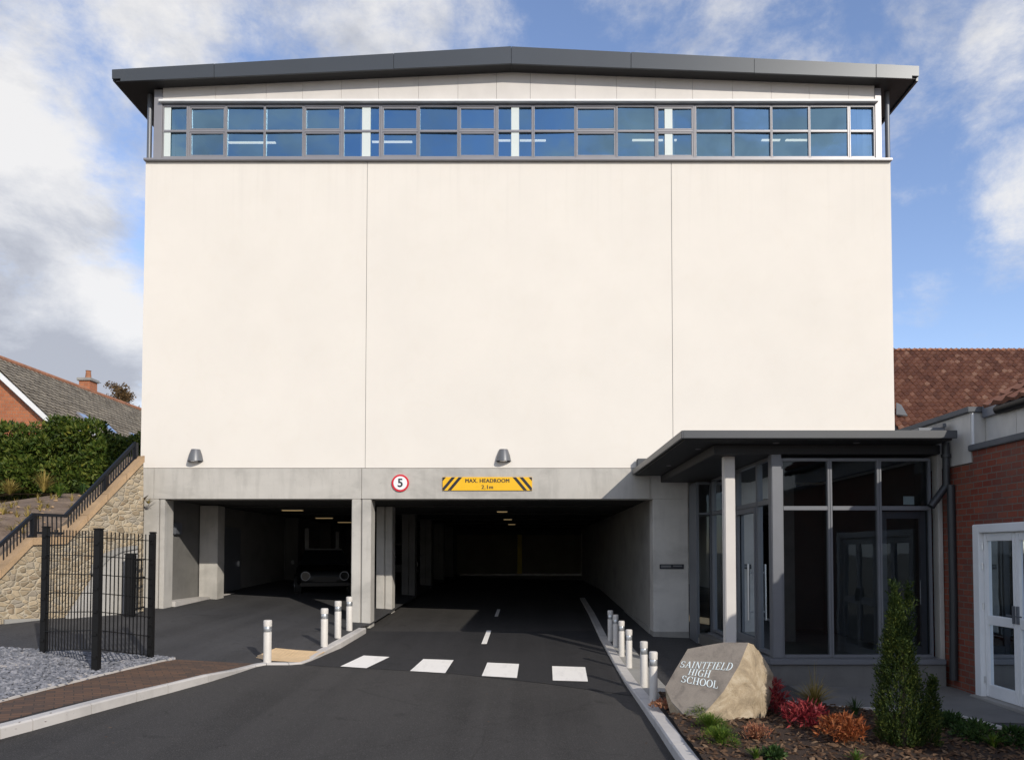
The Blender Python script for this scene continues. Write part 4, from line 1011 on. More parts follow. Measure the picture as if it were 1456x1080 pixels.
# hedge on the bank
hg = thing('hedge', 'large unclipped evergreen hedge with yellow leaf tips along the top of the bank', 'hedge', (-14.5, 24, 3.6))
mb = MB(); lumps = []
for i in range(170):
    x = random.uniform(-20.5, -10.2); t = random.random()
    top_z = 5.95+.25*noise.noise(Vector((x*.5, 0, 5)))-(.35 if x > -14 else 0)
    z = random.uniform(3.75, top_z-.22); y = 24+random.uniform(-.25, .7)-.25*(z < 4.6)
    lumps.append((Vector((x, y, z)), random.uniform(.30, .62)))
for c, r in lumps:
    for k in range(int(360*r/.45)):
        d = rdir(.25)
        if d.y > .55: continue
        q = c+Vector((d.x*r*1.15, d.y*r, d.z*r*.85))*random.uniform(.72, 1.06)
        leafquad(mb, q, d*.8+rdir(.2)*.8, random.uniform(.10, .22), random.uniform(.05, .10))
for k in range(220):
    x = random.uniform(-20, -10.4); blade = Vector((x, 23.9+random.uniform(-.3, .4), 5.6+.3*noise.noise(Vector((x*.5, 0, 5)))-(.3 if x > -14 else 0)))
    for j in range(5): leafquad(mb, blade+Vector((0,0,j*.07)), rdir(1), .16, .06)
mb.build('foliage', M['hedge'], hg, recalc=False)
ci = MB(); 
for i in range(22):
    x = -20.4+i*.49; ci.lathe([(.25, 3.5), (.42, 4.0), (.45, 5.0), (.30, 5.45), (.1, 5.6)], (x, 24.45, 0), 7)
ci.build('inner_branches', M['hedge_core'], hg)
for i, (px, py, Y, lab, mt, n, h, sp) in enumerate(((62, 700, 21.8, 'dry green grass tussock below the middle of the hedge', 'straw', 110, .75, .6), (84, 706, 21.2, 'fresh green weed clump on the soil bank right of the tussock', 'green', 90, .55, .5), (14, 690, 22.6, 'straw coloured grass clump at the left foot of the hedge', 'straw', 130, .55, .7), (118, 682, 22.4, 'deep green weeds under the right part of the hedge', 'dark_green', 90, .5, .6))):
    p = on_y(px, py, Y); p.z = 3.1
    j = min((r for row in rows for r in row), key=lambda v: (v.x-p.x)**2+(v.y-p.y)**2); p.z = j.z
    m_ = MB(); blade_clump(m_, p, n, h, sp, .014)
    tag(m_.build('grass_tuft', M[mt], origin=p, recalc=False), lab, 'grass tuft', 'weeds on the soil bank')

dg_ = MB()
for k in range(420):
    r = random.choice(rows[1:])[random.randint(3, nx-1)]+Vector((random.uniform(-.35, .35), random.uniform(-.3, .3), -.03))
    if noise.noise(Vector((r.x*.7, r.y*.7, 2))) > -.12: blade_clump(dg_, r, random.randint(8, 26), random.uniform(.12, .34), random.uniform(.12, .4), .010, .6)
tag(dg_.build('dry_grass', M['straw'], recalc=False), 'thin dry grass and weeds scattered over the soil bank below the hedge', 'grass', kind='stuff')
# house on the left
YH = 32.0
xr_ = on_y(0, 517, YH).x-.9; zr_ = on_y(0, 517, YH).z+.55
ea = on_y(79, 602, YH)
lh = thing('gabled_house', 'orange brick house with white verge and weathered grey tiled roof behind the hedge', 'house', (xr_, YH, 3.6))
hw = ea.x-xr_; zE = ea.z
MB().prism([(xr_-hw+.3, YH+.1, 3.4), (ea.x-.3, YH+.1, 3.4), (ea.x-.3, YH+.1, zE+.1), (xr_, YH+.1, zr_-.25), (xr_-hw+.3, YH+.1, zE+.1)], (0, .3, 0)).build('gable_wall', M['bricky'], lh)
MB().box(ea.x-.6, ea.x-.3, YH+.41, 53, 3.4, zE).build('wall', M['bricky_dark'], lh)
MB().box(xr_-hw+.3, ea.x-.3, 53, 53.3, 3.4, zE).build('wall', M['bricky_dark'], lh)
a, b, up = Vector((ea.x, YH-.15, zE)), Vector((ea.x, 53.5, zE)), Vector((xr_-ea.x, 0, zr_-zE))
r3 = slab('roof', a, b, up, .2, M['roofing'], lh)
slab('far_roof', (2*xr_-ea.x, 53.5, zE), (2*xr_-ea.x, YH-.15, zE), (ea.x-xr_, 0, zr_-zE), .2, M['grey_tile'], lh)
tiled('roof_tiles', a, b, up, 17, 70, .035, .045, M['grey_tile'], r3, .008)
MB().tube([(xr_, YH-.2, zr_+.02), (xr_, 53.5, zr_+.02)], .13, 10).build('ridge', M['ridge'], r3, smooth=True)
vb = MB(); ul = up.normalized()
vb.prism([a+Vector((.06, -.06, -.26)), a+Vector((.06, -.06, -.02)), a+up+Vector((0, -.06, -.02)), a+up+Vector((0, -.06, -.30))], (0, .10, 0))
a2 = Vector((2*xr_-a.x, a.y, a.z)); up2 = Vector((-up.x, 0, up.z))
vb.prism([a2+Vector((-.06, -.06, -.26)), a2+Vector((-.06, -.06, -.02)), a2+up2+Vector((-.001, -.06, -.02)), a2+up2+Vector((-.001, -.06, -.30))], (0, .10, 0))
vb.build('bargeboard', M['white_paint'], r3)
MB().tube([(ea.x+.06, YH-.15, zE-.06), (ea.x+.06, 53.4, zE-.06)], .08, 8).build('gutter', M['white_paint'], r3)
nR = Vector((-up.z, 0, up.x)); nR = -nR if nR.z < 0 else nR; nR.normalize()
for yy, k in ((35.4, .22), (37.0, .19), (39.4, .12), (44.5, .2)):
    c = a+Vector((0, yy-a.y, 0))+up*k; u = Vector((0, .32, 0)); v = ul*.45
    s = MB(); s.prism([c-u-v+nR*.05, c+u-v+nR*.05, c+u+v+nR*.05, c-u+v+nR*.05], nR*.09); f = s.build('skylight', M['alu'], r3)
    s = MB(); u *= .84; v *= .84; s.prism([c-u-v+nR*.142, c+u-v+nR*.142, c+u+v+nR*.142, c-u+v+nR*.142], nR*.006); s.build('pane', M['skylight'], f)
yc = (xr_)*F/(125.5-PX); qa = on_y(117.5, 562, yc); qb = on_y(133, 543, yc)
ch = MB(); ch.box(qa.x, qb.x, yc-.35, yc+.35, zr_-.8, qb.z); chn = ch.build('chimney', M['bricky'], r3)
MB().box(qa.x-.09, qb.x+.09, yc-.44, yc+.44, qb.z+.003, qb.z+.16).build('chimney_cap', M['slab'], chn, bevel=.02)
MB().lathe([(.14, 0), (.15, .1), (.12, .42), (.15, .46), (.10, .46)], ((qa.x+qb.x)/2, yc, qb.z+.163), 14).build('chimney_pot', M['ridge'], chn, smooth=True)

# tree beyond the house end
YT = 58.0
tb = on_y(172, 600, YT); tb.z = 3.7
tt = thing('autumn_tree', 'thin brown leaved autumn tree rising behind the far end of the grey roof', 'tree', tb)
tip = on_y(174, 532, YT)
tm = MB(); lf = MB(); ht = tip.z-tb.z
tm.tube([tb, tb+Vector((.1, 0, ht*.4)), tb+Vector((0, .1, ht*.85))], [.3, .2, .06], 9)
for k in range(60):
    t = random.uniform(.35, .95); p0 = tb+Vector((.08, .05, ht*t)); d = rdir(.6); ln = random.uniform(.9, 2.6)*(1.15-t*.7)
    p1 = p0+Vector((d.x, d.y*.8, abs(d.z)*.7))*ln; tm.tube([p0, p0.lerp(p1, .5)+Vector((0,0,-.05)), p1], [.05, .035, .012], 5)
    for j in range(85):
        q = p0.lerp(p1, random.uniform(.35, 1.15))+rdir()*random.uniform(0, .42); leafquad(lf, q, rdir(), random.uniform(.12, .26), random.uniform(.07, .13))
tm.build('trunk', M['bark'], tt); lf.build('crown', M['autumn'], tt, recalc=False)
# small dark-eaved outbuilding glimpsed between the roof and the hall
# ------------------------------------------------------------------ fence
P1, P2, P3 = (gpt(x, y, dzl) for x, y in ((62, 930), (136.5, 955), (214.5, 937)))
hF = 2.02
fn = thing('mesh_fence', 'black welded mesh fence corner of two panels on three square posts', 'fence', P2)
def topz(px, py, P): return on_y(px, py, P.y).z
tz_ = [topz(67, 750, P1), topz(141, 753, P2), topz(218.5, 758, P3)]
for P, z, w in zip((P1, P2, P3), tz_, (.085, .095, .075)):
    po = MB().box(P.x-w/2, P.x+w/2, P.y-w/2, P.y+w/2, P.z-.1, z).build('post', M['black'], fn, bevel=.006)
    MB().box(P.x-w/2-.006, P.x+w/2+.006, P.y-w/2-.006, P.y+w/2+.006, z+.001, z+.025).build('post_cap', M['black'], po, bevel=.006)
    for k in range(6): MB().box(P.x-.03, P.x+.03, P.y-w/2-.018, P.y-w/2-.001, P.z+.2+k*.32, P.z+.235+k*.32).build('clamp', M['black'], po)
def panel(a, b, za, zb):
    mb = MB(); a = a+Vector((0, 0, .05)); b = b+Vector((0, 0, .05+(.27 if za == tz_[0] else 0))); a = a+Vector((0, 0, .27 if za == tz_[1] else 0))
    d = (b-a); d.z = 0; L_ = d.length; d.normalize(); s = Vector((d.y, -d.x, 0))
    n = int(L_/(.092 if za == tz_[0] else .074))
    for i in range(1, n):
        p = a.lerp(b, i/n); zt = za+(zb-za)*i/n
        mb.beam(p, Vector((p.x, p.y, zt-.02)), .012, .012, (d.x, d.y, 0))
    for k in range(7):
        f = k/6*.97+.005
        za_, zb__ = a.z+(za-.07-a.z)*f, b.z+(zb-.07-b.z)*f
        for o in (.011, -.011): mb.beam(Vector((a.x, a.y, za_))+s*o, Vector((b.x, b.y, zb__))+s*o, .011, .011)
    for k in (1, 3, 5):
        f = k/6*.97+.035
        za_, zb__ = a.z+(za-.07-a.z)*f, b.z+(zb-.07-b.z)*f
    return mb.build('mesh_panel', M['black'], fn)
panel(P1, P2, tz_[0], tz_[1]); panel(P2, P3, tz_[1], tz_[2])
P4 = gpt(184.5, 876, dzl); z4 = on_y(184.5, 788, P4.y).z
f2 = thing('gate_post', 'shorter black square post with side rail standing near the pale wall end', 'post', P4)
MB().box(P4.x-.085, P4.x+.085, P4.y-.08, P4.y+.08, P4.z-.1, z4).build('shaft', M['black'], f2, bevel=.008)
MB().box(P4.x-.10, P4.x+.10, P4.y-.095, P4.y+.095, z4+.001, z4+.03).build('cap', M['black'], f2, bevel=.008)
gm = MB()
e4 = gpt(205, 872, dzl)
for k in range(1, 7): q = P4.lerp(e4, k/7); gm.tube([q+Vector((0,0,.1)), Vector((q.x, q.y, z4-.1))], .007, 5)
for z in (.15, .8, z4-P4.z-.12): gm.beam(P4+Vector((.086,0,z)), e4+Vector((0,0,z)), .03, .03)
gm.build('side_rail', M['black'], f2)
fl = MB()
for z in (.45, .95):
    a, b = gpt(-40, 905, dzl)+Vector((0,0,z)), P1+Vector((-.045,0,z+.2))
# ------------------------------------------------------------------ bollards
def bollard(lab, grp):
    t = thing('bollard', lab, 'bollard', (0,0,0), 0, grp)
    MB().lathe([(.066, -.08), (.066, .50), (.063, .505), (.063, .51)], n=26).build('post', M['bollard'], t, world=False, smooth=True)
    MB().lathe([(.064, .512), (.0655, .515), (.0655, .595), (.064, .598)], n=26).build('reflective_band', M['steel'], t, world=False, smooth=True)
    MB().lathe([(.060, .60), (.069, .602), (.070, .69), (.066, .702), (.05, .708)], n=26).build('cap', M['bollard'], t, world=False, smooth=True)
    return t
BL = [(380, 941, dzl, 'pale bollard standing alone at the edge of the buff tactile paving', 'bollards on the left pavement', 1.0),
      (461, 918, dzl, 'pale bollard right of the tactile paving, nearest of three beside the left kerb', 'bollards on the left pavement', 1.0),
      (480.3, 906.3, dzl, 'middle pale bollard of the three beside the left kerb', 'bollards on the left pavement', 1.04),
      (496.5, 895.8, dzl, 'pale bollard standing against the central concrete column', 'bollards on the left pavement', 1.02),
      (929.3, 998, DZR, 'pale bollard with rusty plants at its foot beside the boulder', 'bollards on the right pavement', 1.0),
      (915.7, 976.5, DZR, 'pale bollard second from the boulder in the right row', 'bollards on the right pavement', 1.0),
      (894.4, 949, DZR, 'pale half sunlit bollard beyond the gap in the right row', 'bollards on the right pavement', .96),
      (883.8, 932.8, DZR, 'shaded bollard directly behind the half sunlit one in the right row', 'bollards on the right pavement', .97),
      (875.4, 919.3, DZR, 'shaded bollard second farthest into the car park in the right row', 'bollards on the right pavement', .95),
      (867.8, 911, DZR, 'shaded bollard farthest into the car park at the end of the right row', 'bollards on the right pavement', .95)]
proto = None
for px, py, dz, lab, grp, s in BL:
    if proto is None: o = proto = bollard(lab, grp)
    else: o = copy_tree(proto)
    q = gpt(px, py, dz); o.location = q; o['label'] = lab; o['group'] = grp; o.rotation_euler.z = random.uniform(0, 6); k_ = .86 if 'right' in grp else 1; o.scale = (k_, k_, s)

# ------------------------------------------------------------------ boulder with lettering
def at_depth(px, py, Y): return on_y(px, py, Y)
base = gpt(1022, 1026, lambda x, y: DZR(x, y)+.04); Yb = base.y
K, R3_, A1 = at_depth(1064, 913, Yb+.34), at_depth(1003, 1012, Yb+.02), at_depth(946, 978, Yb+.52)
nl = (R3_-K).cross(A1-K).normalized(); nl = -nl if nl.y > 0 else nl
def onl(px, py, off=0.0): return on_plane(px, py, K+nl*off, nl)
left = [onl(*p) for p in ((945.5, 977), (955, 997), (973, 1016), (1003, 1012), (1029, 982), (1051, 945), (1064, 913), (1030, 912.5), (1001, 917.5), (978, 922), (961, 950))]
rgt = [at_depth(x, y, Yb+d) for x, y, d in ((1006, 1026, .04), (1022, 1029, 0), (1070, 1027, .16), (1086, 1009, .36), (1099, 969, .62), (1089, 937, .62), (1077, 920, .50), (1072, 985, .18), (1080, 950, .35))]
back = [p+Vector((.34, .62, -.22)) for p in (left[0], left[1], left[9], left[8], left[7])]+[p+Vector((-.10, .5, -.20)) for p in (rgt[4], rgt[5], rgt[3], rgt[6])]
low = [Vector((p.x, p.y, base.z-.12)) for p in (left[2], left[1], rgt[2], rgt[3], back[0], back[5])]
bmr = bmesh.new()
for p in left+rgt+back+low: bmr.verts.new(p)
r_ = bmesh.ops.convex_hull(bmr, input=bmr.verts[:])
bmesh.ops.delete(bmr, geom=[v for v in bmr.verts if not v.link_faces], context='VERTS')
bmesh.ops.triangulate(bmr, faces=bmr.faces[:])
bmesh.ops.subdivide_edges(bmr, edges=bmr.edges[:], cuts=9, use_grid_fill=True)
bmesh.ops.triangulate(bmr, faces=bmr.faces[:])
ctr = sum((v.co for v in bmr.verts), Vector())/len(bmr.verts)
for v in bmr.verts:
    dl = abs((v.co-K).dot(nl))
    if dl > .02:
        k = min(1, dl/.12); d = (v.co-ctr).normalized()
        v.co += d*k*(.036*noise.noise(v.co*3.2)+.022*noise.noise(v.co*8)+.014*abs(noise.noise(v.co*19))+.008*noise.noise(v.co*37))
    else: v.co += nl*.0012*noise.noise(v.co*8)
for f in bmr.faces:
    f.material_index = 1 if all(abs((v.co-K).dot(nl)) < .012 for v in f.verts) else 0; f.smooth = True
bmesh.ops.recalc_face_normals(bmr, faces=bmr.faces)
me = bpy.data.meshes.new('boulder'); 
for v in bmr.verts: v.co -= base
bmr.to_mesh(me); bmr.free(); me.materials.append(M['rock']); me.materials.append(M['rock_face']); me.set_sharp_from_angle(angle=.6)
bo_ = bpy.data.objects.new('boulder', me); COL.objects.link(bo_); bo_.location = base
tag(bo_, 'large tan boulder with a smooth sawn face carrying silver school lettering', 'boulder')
# serif capitals: thick stems, hairlines, serifs; unit height
def glyph(ch):
    P = []
    def q(*p): P.append(list(p))
    def stem(x, w=.12, y0=0, y1=1, serif=True):
        q((x, y0), (x+w, y0), (x+w, y1), (x, y1))
        if serif:
            for y in (y0, y1-.05): q((x-.09, y), (x+w+.09, y), (x+w+.09, y+.05), (x-.09, y+.05))
    def line(x0, y0, x1, y1, w): q((x0-w/2, y0), (x0+w/2, y0), (x1+w/2, y1), (x1-w/2, y1))
    def arc(cx, cy, rx, ry, a0, a1, thick, thin=.05, n=14):
        for i in range(n):
            t0, t1 = R(a0+(a1-a0)*i/n), R(a0+(a1-a0)*(i+1)/n)
            def rr(t): k = thin+(thick-thin)*abs(math.cos(t))**1.5; return k/2
            c0, s0, c1, s1 = math.cos(t0), math.sin(t0), math.cos(t1), math.sin(t1)
            q((cx+(rx-rr(t0))*c0, cy+(ry-rr(t0))*s0), (cx+(rx+rr(t0))*c0, cy+(ry+rr(t0))*s0), (cx+(rx+rr(t1))*c1, cy+(ry+rr(t1))*s1), (cx+(rx-rr(t1))*c1, cy+(ry-rr(t1))*s1))
    def hb(x0, x1, y, h=.05): q((x0, y), (x1, y), (x1, y+h), (x0, y+h))
    w = .7
    if ch == 'I': stem(.12); w = .40
    elif ch == 'H': stem(.1); stem(.6, .15); hb(.2, .62, .48); w = .86
    elif ch == 'L': stem(.1); hb(.2, .64, 0, .06); line(.60, .03, .66, .28, .05); w = .70
    elif ch == 'E': stem(.1); hb(.2, .62, 0, .06); hb(.2, .6, .94, .06); hb(.2, .5, .48); line(.60, .03, .66, .26, .05); line(.58, .97, .6, .76, .05); w = .70
    elif ch == 'F': stem(.1); hb(.2, .6, .94, .06); hb(.2, .5, .48); line(.58, .97, .6, .74, .05); w = .66
    elif ch == 'T': stem(.30); hb(.02, .74, .94, .06); line(.04, .97, .02, .74, .05); line(.72, .97, .74, .74, .05); w = .76
    elif ch == 'A': line(.08, 0, .40, 1, .06); line(.70, 0, .42, 1, .16); hb(.2, .58, .32); hb(-.02, .2, 0); hb(.56, .86, 0); w = .84
    elif ch == 'N': stem(.12, .06); stem(.66, .06, 0, 1); line(.70, 0, .14, 1, .16); w = .86
    elif ch == 'D': stem(.1); arc(.28, .5, .46, .475, -90, 90, .16); hb(.15, .3, 0, .05); hb(.15, .3, .95, .05); w = .86
    elif ch == 'O': arc(.44, .5, .36, .475, 0, 360, .16, n=26); w = .88
    elif ch == 'C': arc(.44, .5, .36, .475, 48, 312, .16, n=20); line(.70, .70, .72, .98, .05); line(.70, .02, .72, .22, .04); w = .80
    elif ch == 'G': arc(.44, .5, .36, .475, 48, 312, .16, n=20); line(.70, .70, .72, .98, .05); stem(.62, .14, .05, .42, False); hb(.52, .84, .40); w = .88
    elif ch == 'S': arc(.34, .735, .22, .24, 25, 270, .11, n=14); arc(.34, .255, .25, .23, -155, 90, .13, n=14); line(.56, .72, .58, .98, .04); line(.08, .02, .09, .26, .04); w = .70
    return P, w
def inscribe(txt, bl, br, tr, tl):
    tot = sum(glyph(c)[1] for c in txt)+.07*(len(txt)-1); x = 0; mb = ins_mb
    for c in txt:
        P, w = glyph(c)
        for poly in P:
            out = []
            for (gx, gy) in poly:
                u, v = (x+gx)/tot, gy
                p = [(bl[i]*(1-u)+br[i]*u)*(1-v)+(tl[i]*(1-u)+tr[i]*u)*v for i in (0, 1)]
                out.append(onl(p[0], p[1], .004))
            mb.prism(out, nl*.003)
        x += w+.07
ins_mb = MB()
inscribe('SAINTFIELD', (966, 948), (1039.5, 952.8), (1044.5, 941.8), (969, 939.5))
inscribe('HIGH', (977.5, 958.8), (1008.5, 963), (1012, 952.6), (981, 950))
inscribe('SCHOOL', (967.5, 968.8), (1020.5, 978.6), (1022, 967.8), (970.5, 959.4))
ins_mb.build('inscription', M['letters'], bo_)

# ------------------------------------------------------------------ planting
def bedpt(px, py): return gpt(px, py, mound)
def plant(name, mat, px, py, lab, cat, build, grp=None, stem=True):
    p = bedpt(px, py); t = thing(name, lab, cat, p, 0, grp); mb = MB(); build(mb, p); mb.build('leaves', M[mat], t, recalc=False)
    if stem:
        s = MB(); stems(s, p-Vector((0,0,.02)), 5, .14, .06); s.build('stem', M['bark'], t)
    return t
# conifer
cb = bedpt(1286, 1060)
cf = thing('conifer', 'tall narrow dark green conifer with twin pointed tips in the planting bed', 'conifer', cb)
mb = MB(); ppm = F/cb.y
hC = on_y(1283, 830, cb.y).z-cb.z
def spray(c, d, n, l):                                  # an upright feathery branchlet
    d = d.normalized()
    for k in range(n):
        t = (k+random.random())/n; q = c+d*l*t
        leafquad(mb, q, d+rdir()*.75, random.uniform(.028, .06)*(1.15-.6*t), random.uniform(.009, .017))
def column_crown(c, h, rad, n, lean, lo=.0, ragged=.35, tp=.16):
    for k in range(n):
        t = lo+(1-lo)*random.random()**1.1; a = random.uniform(0, 6.283)
        o = Vector((math.cos(a), math.sin(a), 0))
        prof = (.70+t/tp*.30) if t < tp else (1-((t-tp)/(1-tp))**1.08)
        wob = 1+ragged*1.6*noise.noise(Vector((math.cos(a)*1.3, math.sin(a)*1.3, h*t*4.2+c.x*9)))+.25*noise.noise(Vector((math.cos(a)*3, math.sin(a)*3, h*t*11)))
        r = max(.012, rad*prof*wob*math.sqrt(random.uniform(.30, 1)))
        q = c+o*r+Vector((lean*t, 0, h*t))
        spray(q, o*random.uniform(.15, .75)+Vector((0, 0, 1))+rdir()*.22, random.randint(5, 9), random.uniform(.07, .17)*(1-.35*t))
column_crown(cb+Vector((-.02, 0, 0)), hC*.90, .265, 3000, -.05)
column_crown(cb+Vector((-.105, -.03, hC*.62)), hC*.375, .055, 190, .0, ragged=.5)
column_crown(cb+Vector((.045, .02, hC*.62)), hC*.37, .045, 150, .05, ragged=.5)
column_crown(cb+Vector((.25, -.05, 0)), hC*.40, .10, 420, .05, ragged=.5)
for k in range(46):                                     # stray shoots break the outline
    t = random.uniform(.05, .85); a = random.uniform(0, 6.283); o = Vector((math.cos(a), math.sin(a), 0))
    spray(cb+o*.25*(1-t*.8)+Vector((-.04*t, 0, hC*.9*t)), o*.8+Vector((0, 0, 1)), 9, random.uniform(.12, .22))
mb.build('foliage', M['conifer'], cf, recalc=False)
tk = MB(); tk.tube([cb-Vector((0,0,.05)), cb+Vector((0,0,hC*.5)), cb+Vector((-.04,0,hC*.9))], [.030, .020, .006], 8); tk.build('trunk', M['bark'], cf)

def starleaf(mb, p, n, rx, h, l, w):
    """open twiggy shrub: stems of uneven length, each ending in a tuft of pointed leaves"""
    for k in range(n):
        a = random.uniform(0, 6.283); o = Vector((math.cos(a), math.sin(a), 0)); r = rx*random.random()**.6*(1+.35*noise.noise(Vector((a*1.1, p.x*3, 0))))
        z = h*random.uniform(.25, 1.15)*(1-.4*(r/rx)**2); q = p+o*r+Vector((random.gauss(0, .01), random.gauss(0, .01), z))
        if k % 3 == 0:
            s0 = p+o*r*.25; sd = Vector((-o.y, o.x, 0))*.0035; mb.add([s0-sd, s0+sd, q+sd*.5, q-sd*.5], [(0, 1, 2, 3)])
        for j in range(random.randint(3, 6)): leafquad(mb, q, o*random.uniform(-.2, 1.1)+Vector((0, 0, random.uniform(.1, 1.2)))+rdir()*.7, l*random.uniform(.45, 1.35), w*random.uniform(.5, 1.2))
plant('azalea', 'crimson', 1102, 1014, 'upright crimson leaved shrub close against the right of the boulder', 'shrub', lambda m, p: starleaf(m, p, 62, .14, .36, .11, .028), 'crimson shrubs')
plant('azalea', 'crimson', 1144, 1034, 'wide crimson shrub with pink new leaves, nearest the ornamental grass', 'shrub', lambda m, p: starleaf(m, p, 120, .25, .27, .10, .030), 'crimson shrubs')
plant('rust_shrub', 'orange', 1198, 1054, 'rust orange low shrub between the crimson shrub and the conifer', 'shrub', lambda m, p: starleaf(m, p, 170, .28, .25, .085, .024))
plant('ornamental_grass', 'straw', 1158, 1006, 'arching yellow green ornamental grass behind the crimson shrubs', 'ornamental grass', lambda m, p: (blade_clump(m, p, 210, .42, .42, .008, .55), blade_clump(m, p, 16, .66, .26, .006, .2)), None, False)
plant('sedge_clump', 'dark_green', 1216, 1016, 'small dark green spiky clump left of the conifer', 'sedge', lambda m, p: blade_clump(m, p, 70, .26, .18, .006, .3), None, False)
plant('heather', 'pinkish', 1076, 1052, 'pinkish bronze spiky heather in front of the boulder', 'heather', lambda m, p: (blade_clump(m, p, 240, .20, .20, .006, .3), starleaf(m, p, 70, .17, .16, .05, .012)))
plant('heather', 'pinkish', 947, 1007, 'reddish brown low plant at the foot of the nearest right bollard', 'heather', lambda m, p: (blade_clump(m, p, 110, .11, .17, .006, .3), starleaf(m, p, 90, .17, .10, .05, .02)))
for px, py, s, lab in ((998, 1019, 1.2, 'bright green feathery cushion highest up at the foot of the boulder'), (1010, 1038, 1.4, 'green feathery cushion in the middle of the three before the boulder'), (1024, 1057, 1.35, 'green feathery cushion nearest the viewer of the three before the boulder')):
    def b_(m, p, s=s):
        blade_clump(m, p, int(300*s), .15*s, .17*s, .005, .15); lump_leaves(m, p, .17*s, .15*s, .13*s, 900, .032, .008, 12, .7)
    plant('juniper_cushion', 'green', px, py, lab, 'ground cover plant', b_, 'green cushions before the boulder')
for px, py, s, mt, lab in ((1345, 1032, 1.0, 'dark_green', 'deep green leafy clump just right of the conifer'), (1385, 1050, 1.1, 'dark_green', 'deep green leafy clump in the middle right of the bed'), (1412, 1062, 1.0, 'green', 'light green strappy clump near the right edge of the bed'), (1440, 1058, 1.0, 'dark_green', 'deep green leafy clump at the right edge of the bed'),
                        (1075, 1078, .7, 'green', 'small green clump at the bottom edge below the heather'), (1218, 1082, .7, 'green', 'small green tuft at the bottom edge below the rust shrub'), (1098, 1077, .5, 'dark_green', 'tiny dark green clump at the bottom edge right of the heather'), (1318, 1022, .8, 'dark_green', 'deep green clump peeping out behind the conifer')):
    def b2(m, p, s=s, mt=mt):
        if mt == 'green': blade_clump(m, p, int(100*s), .20*s, .22*s, .010, .6)
        else: lump_leaves(m, p, .24*s, .2*s, .17*s, int(520*s), .075, .032, 10, .1)
    plant('leafy_clump', mt, px, py, lab, 'bed plant', b2, 'green clumps in the planting bed')
# fallen leaves and litter by the right kerb and on the drive
fv = MB()
for k in range(34):
    px, py = random.choice([(random.uniform(915, 985), random.uniform(1020, 1075)), (random.uniform(560, 900), random.uniform(900, 1070)), (random.uniform(250, 420), random.uniform(880, 925)), (random.uniform(20, 240), random.uniform(1010, 1060))])
    q = gpt(px, py, .02 if px > 430 else (lambda x, y: dzl(x, y)+.012)); leafquad(fv, q, Vector((random.gauss(0,1), random.gauss(0,1), .05)), random.uniform(.02, .05), random.uniform(.012, .03), Vector((0, 0, 1)))
tag(fv.build('fallen_leaves', M['chip'], recalc=False), 'a few fallen leaves lying on the asphalt and along the kerb', 'leaves', kind='stuff')

# ------------------------------------------------------------------ dark cars inside the car park
def car(lab, loc, rz):
    t = thing('parked_car', lab, 'car', loc, rz, 'dark cars inside the car park')
    # body by cross-sections along y (front at -y)
    secs = [(-1.86, .56, .30, .62), (-1.80, .70, .24, .74), (-1.60, .80, .22, .82), (-1.1, .84, .22, .90), (-.62, .86, .22, .95), (.4, .86, .22, .97), (1.2, .86, .24, .98), (1.62, .82, .26, .96), (1.80, .72, .32, .85)]
    vs = []; n = 12
    for y, w, z0, z1 in secs:
        zm_ = (z0+z1)/2; hh = (z1-z0)/2
        for k in range(n):
            a = 2*math.pi*(k+.5)/n; cx_, s_ = math.cos(a), math.sin(a)
            vs.append((w*math.copysign(abs(cx_)**.45, cx_), y, zm_+hh*math.copysign(abs(s_)**.55, s_)))
    m = MB(); fs = [(i*n+k, i*n+(k+1)%n, (i+1)*n+(k+1)%n, (i+1)*n+k) for i in range(len(secs)-1) for k in range(n)]+[tuple(range(n)), tuple(range((len(secs)-1)*n, len(secs)*n))]
    m.add(vs, fs); m.build('body', M['car'], t, world=False, smooth=True)
    c = MB(); base_ = [(-.74, -.72), (.74, -.72), (.78, 1.45), (-.78, 1.45)]; tp = [(-.58, -.18), (.58, -.18), (.60, 1.12), (-.60, 1.12)]
    c.add([(x, y, .93) for x, y in base_]+[(x, y, 1.38) for x, y in tp], [(0,1,5,4), (1,2,6,5), (2,3,7,6), (3,0,4,7)]); c.build('windows', M['car_glass'], t, world=False)
    MB().box(-.6, .6, -.20, 1.14, 1.381, 1.43).build('car_roof', M['car'], t, world=False, bevel=.03)
    for x in (-.78, .78):
        for y in (-1.2, 1.2):
            w = MB(); w.tube([(x-.10, y, .30), (x+.10, y, .30)], .30, 22); wh = w.build('wheel', M['tyre'], t, world=False, smooth=True)
            MB().tube([(x-.106, y, .30), (x+.106, y, .30)], .18, 16).build('rim', M['steel'], wh, world=False, smooth=True)
    for x in (-.56, .56):
        h = MB()
        h.tube([(x, -1.80, .60), (x, -1.87, .60)], .14, 18); hl = h.build('headlight', M['lamp_grey'], t, world=False, smooth=True)
        MB().tube([(x, -1.871, .60), (x, -1.885, .60)], .115, 16).build('lens', M['car_glass'], hl, world=False)
    gr = MB(); gr.box(-.34, .34, -1.90, -1.86, .42, .58)
    for z in (.455, .50, .545): gr.box(-.33, .33, -1.915, -1.901, z-.008, z+.008)
    gr.build('grille', M['car'], t, world=False, bevel=.004)
    for x in (-.90, .90): MB().box(min(x, x*1.1), max(x, x*1.1), -.62, -.50, .93, 1.06).build('wing_mirror', M['car'], t, world=False, bevel=.02)
    b = MB(); b.box(-.72, .72, -1.95, -1.87, .30, .40); b.build('bumper', M['car'], t, world=False, bevel=.02)
    return t
q = on_y(440, 860, 21.8); c1 = car('black car with round chrome headlights parked in the left bay', (q.x-.18, 23.9, G(q.x, 22.9)+.05), R(17))
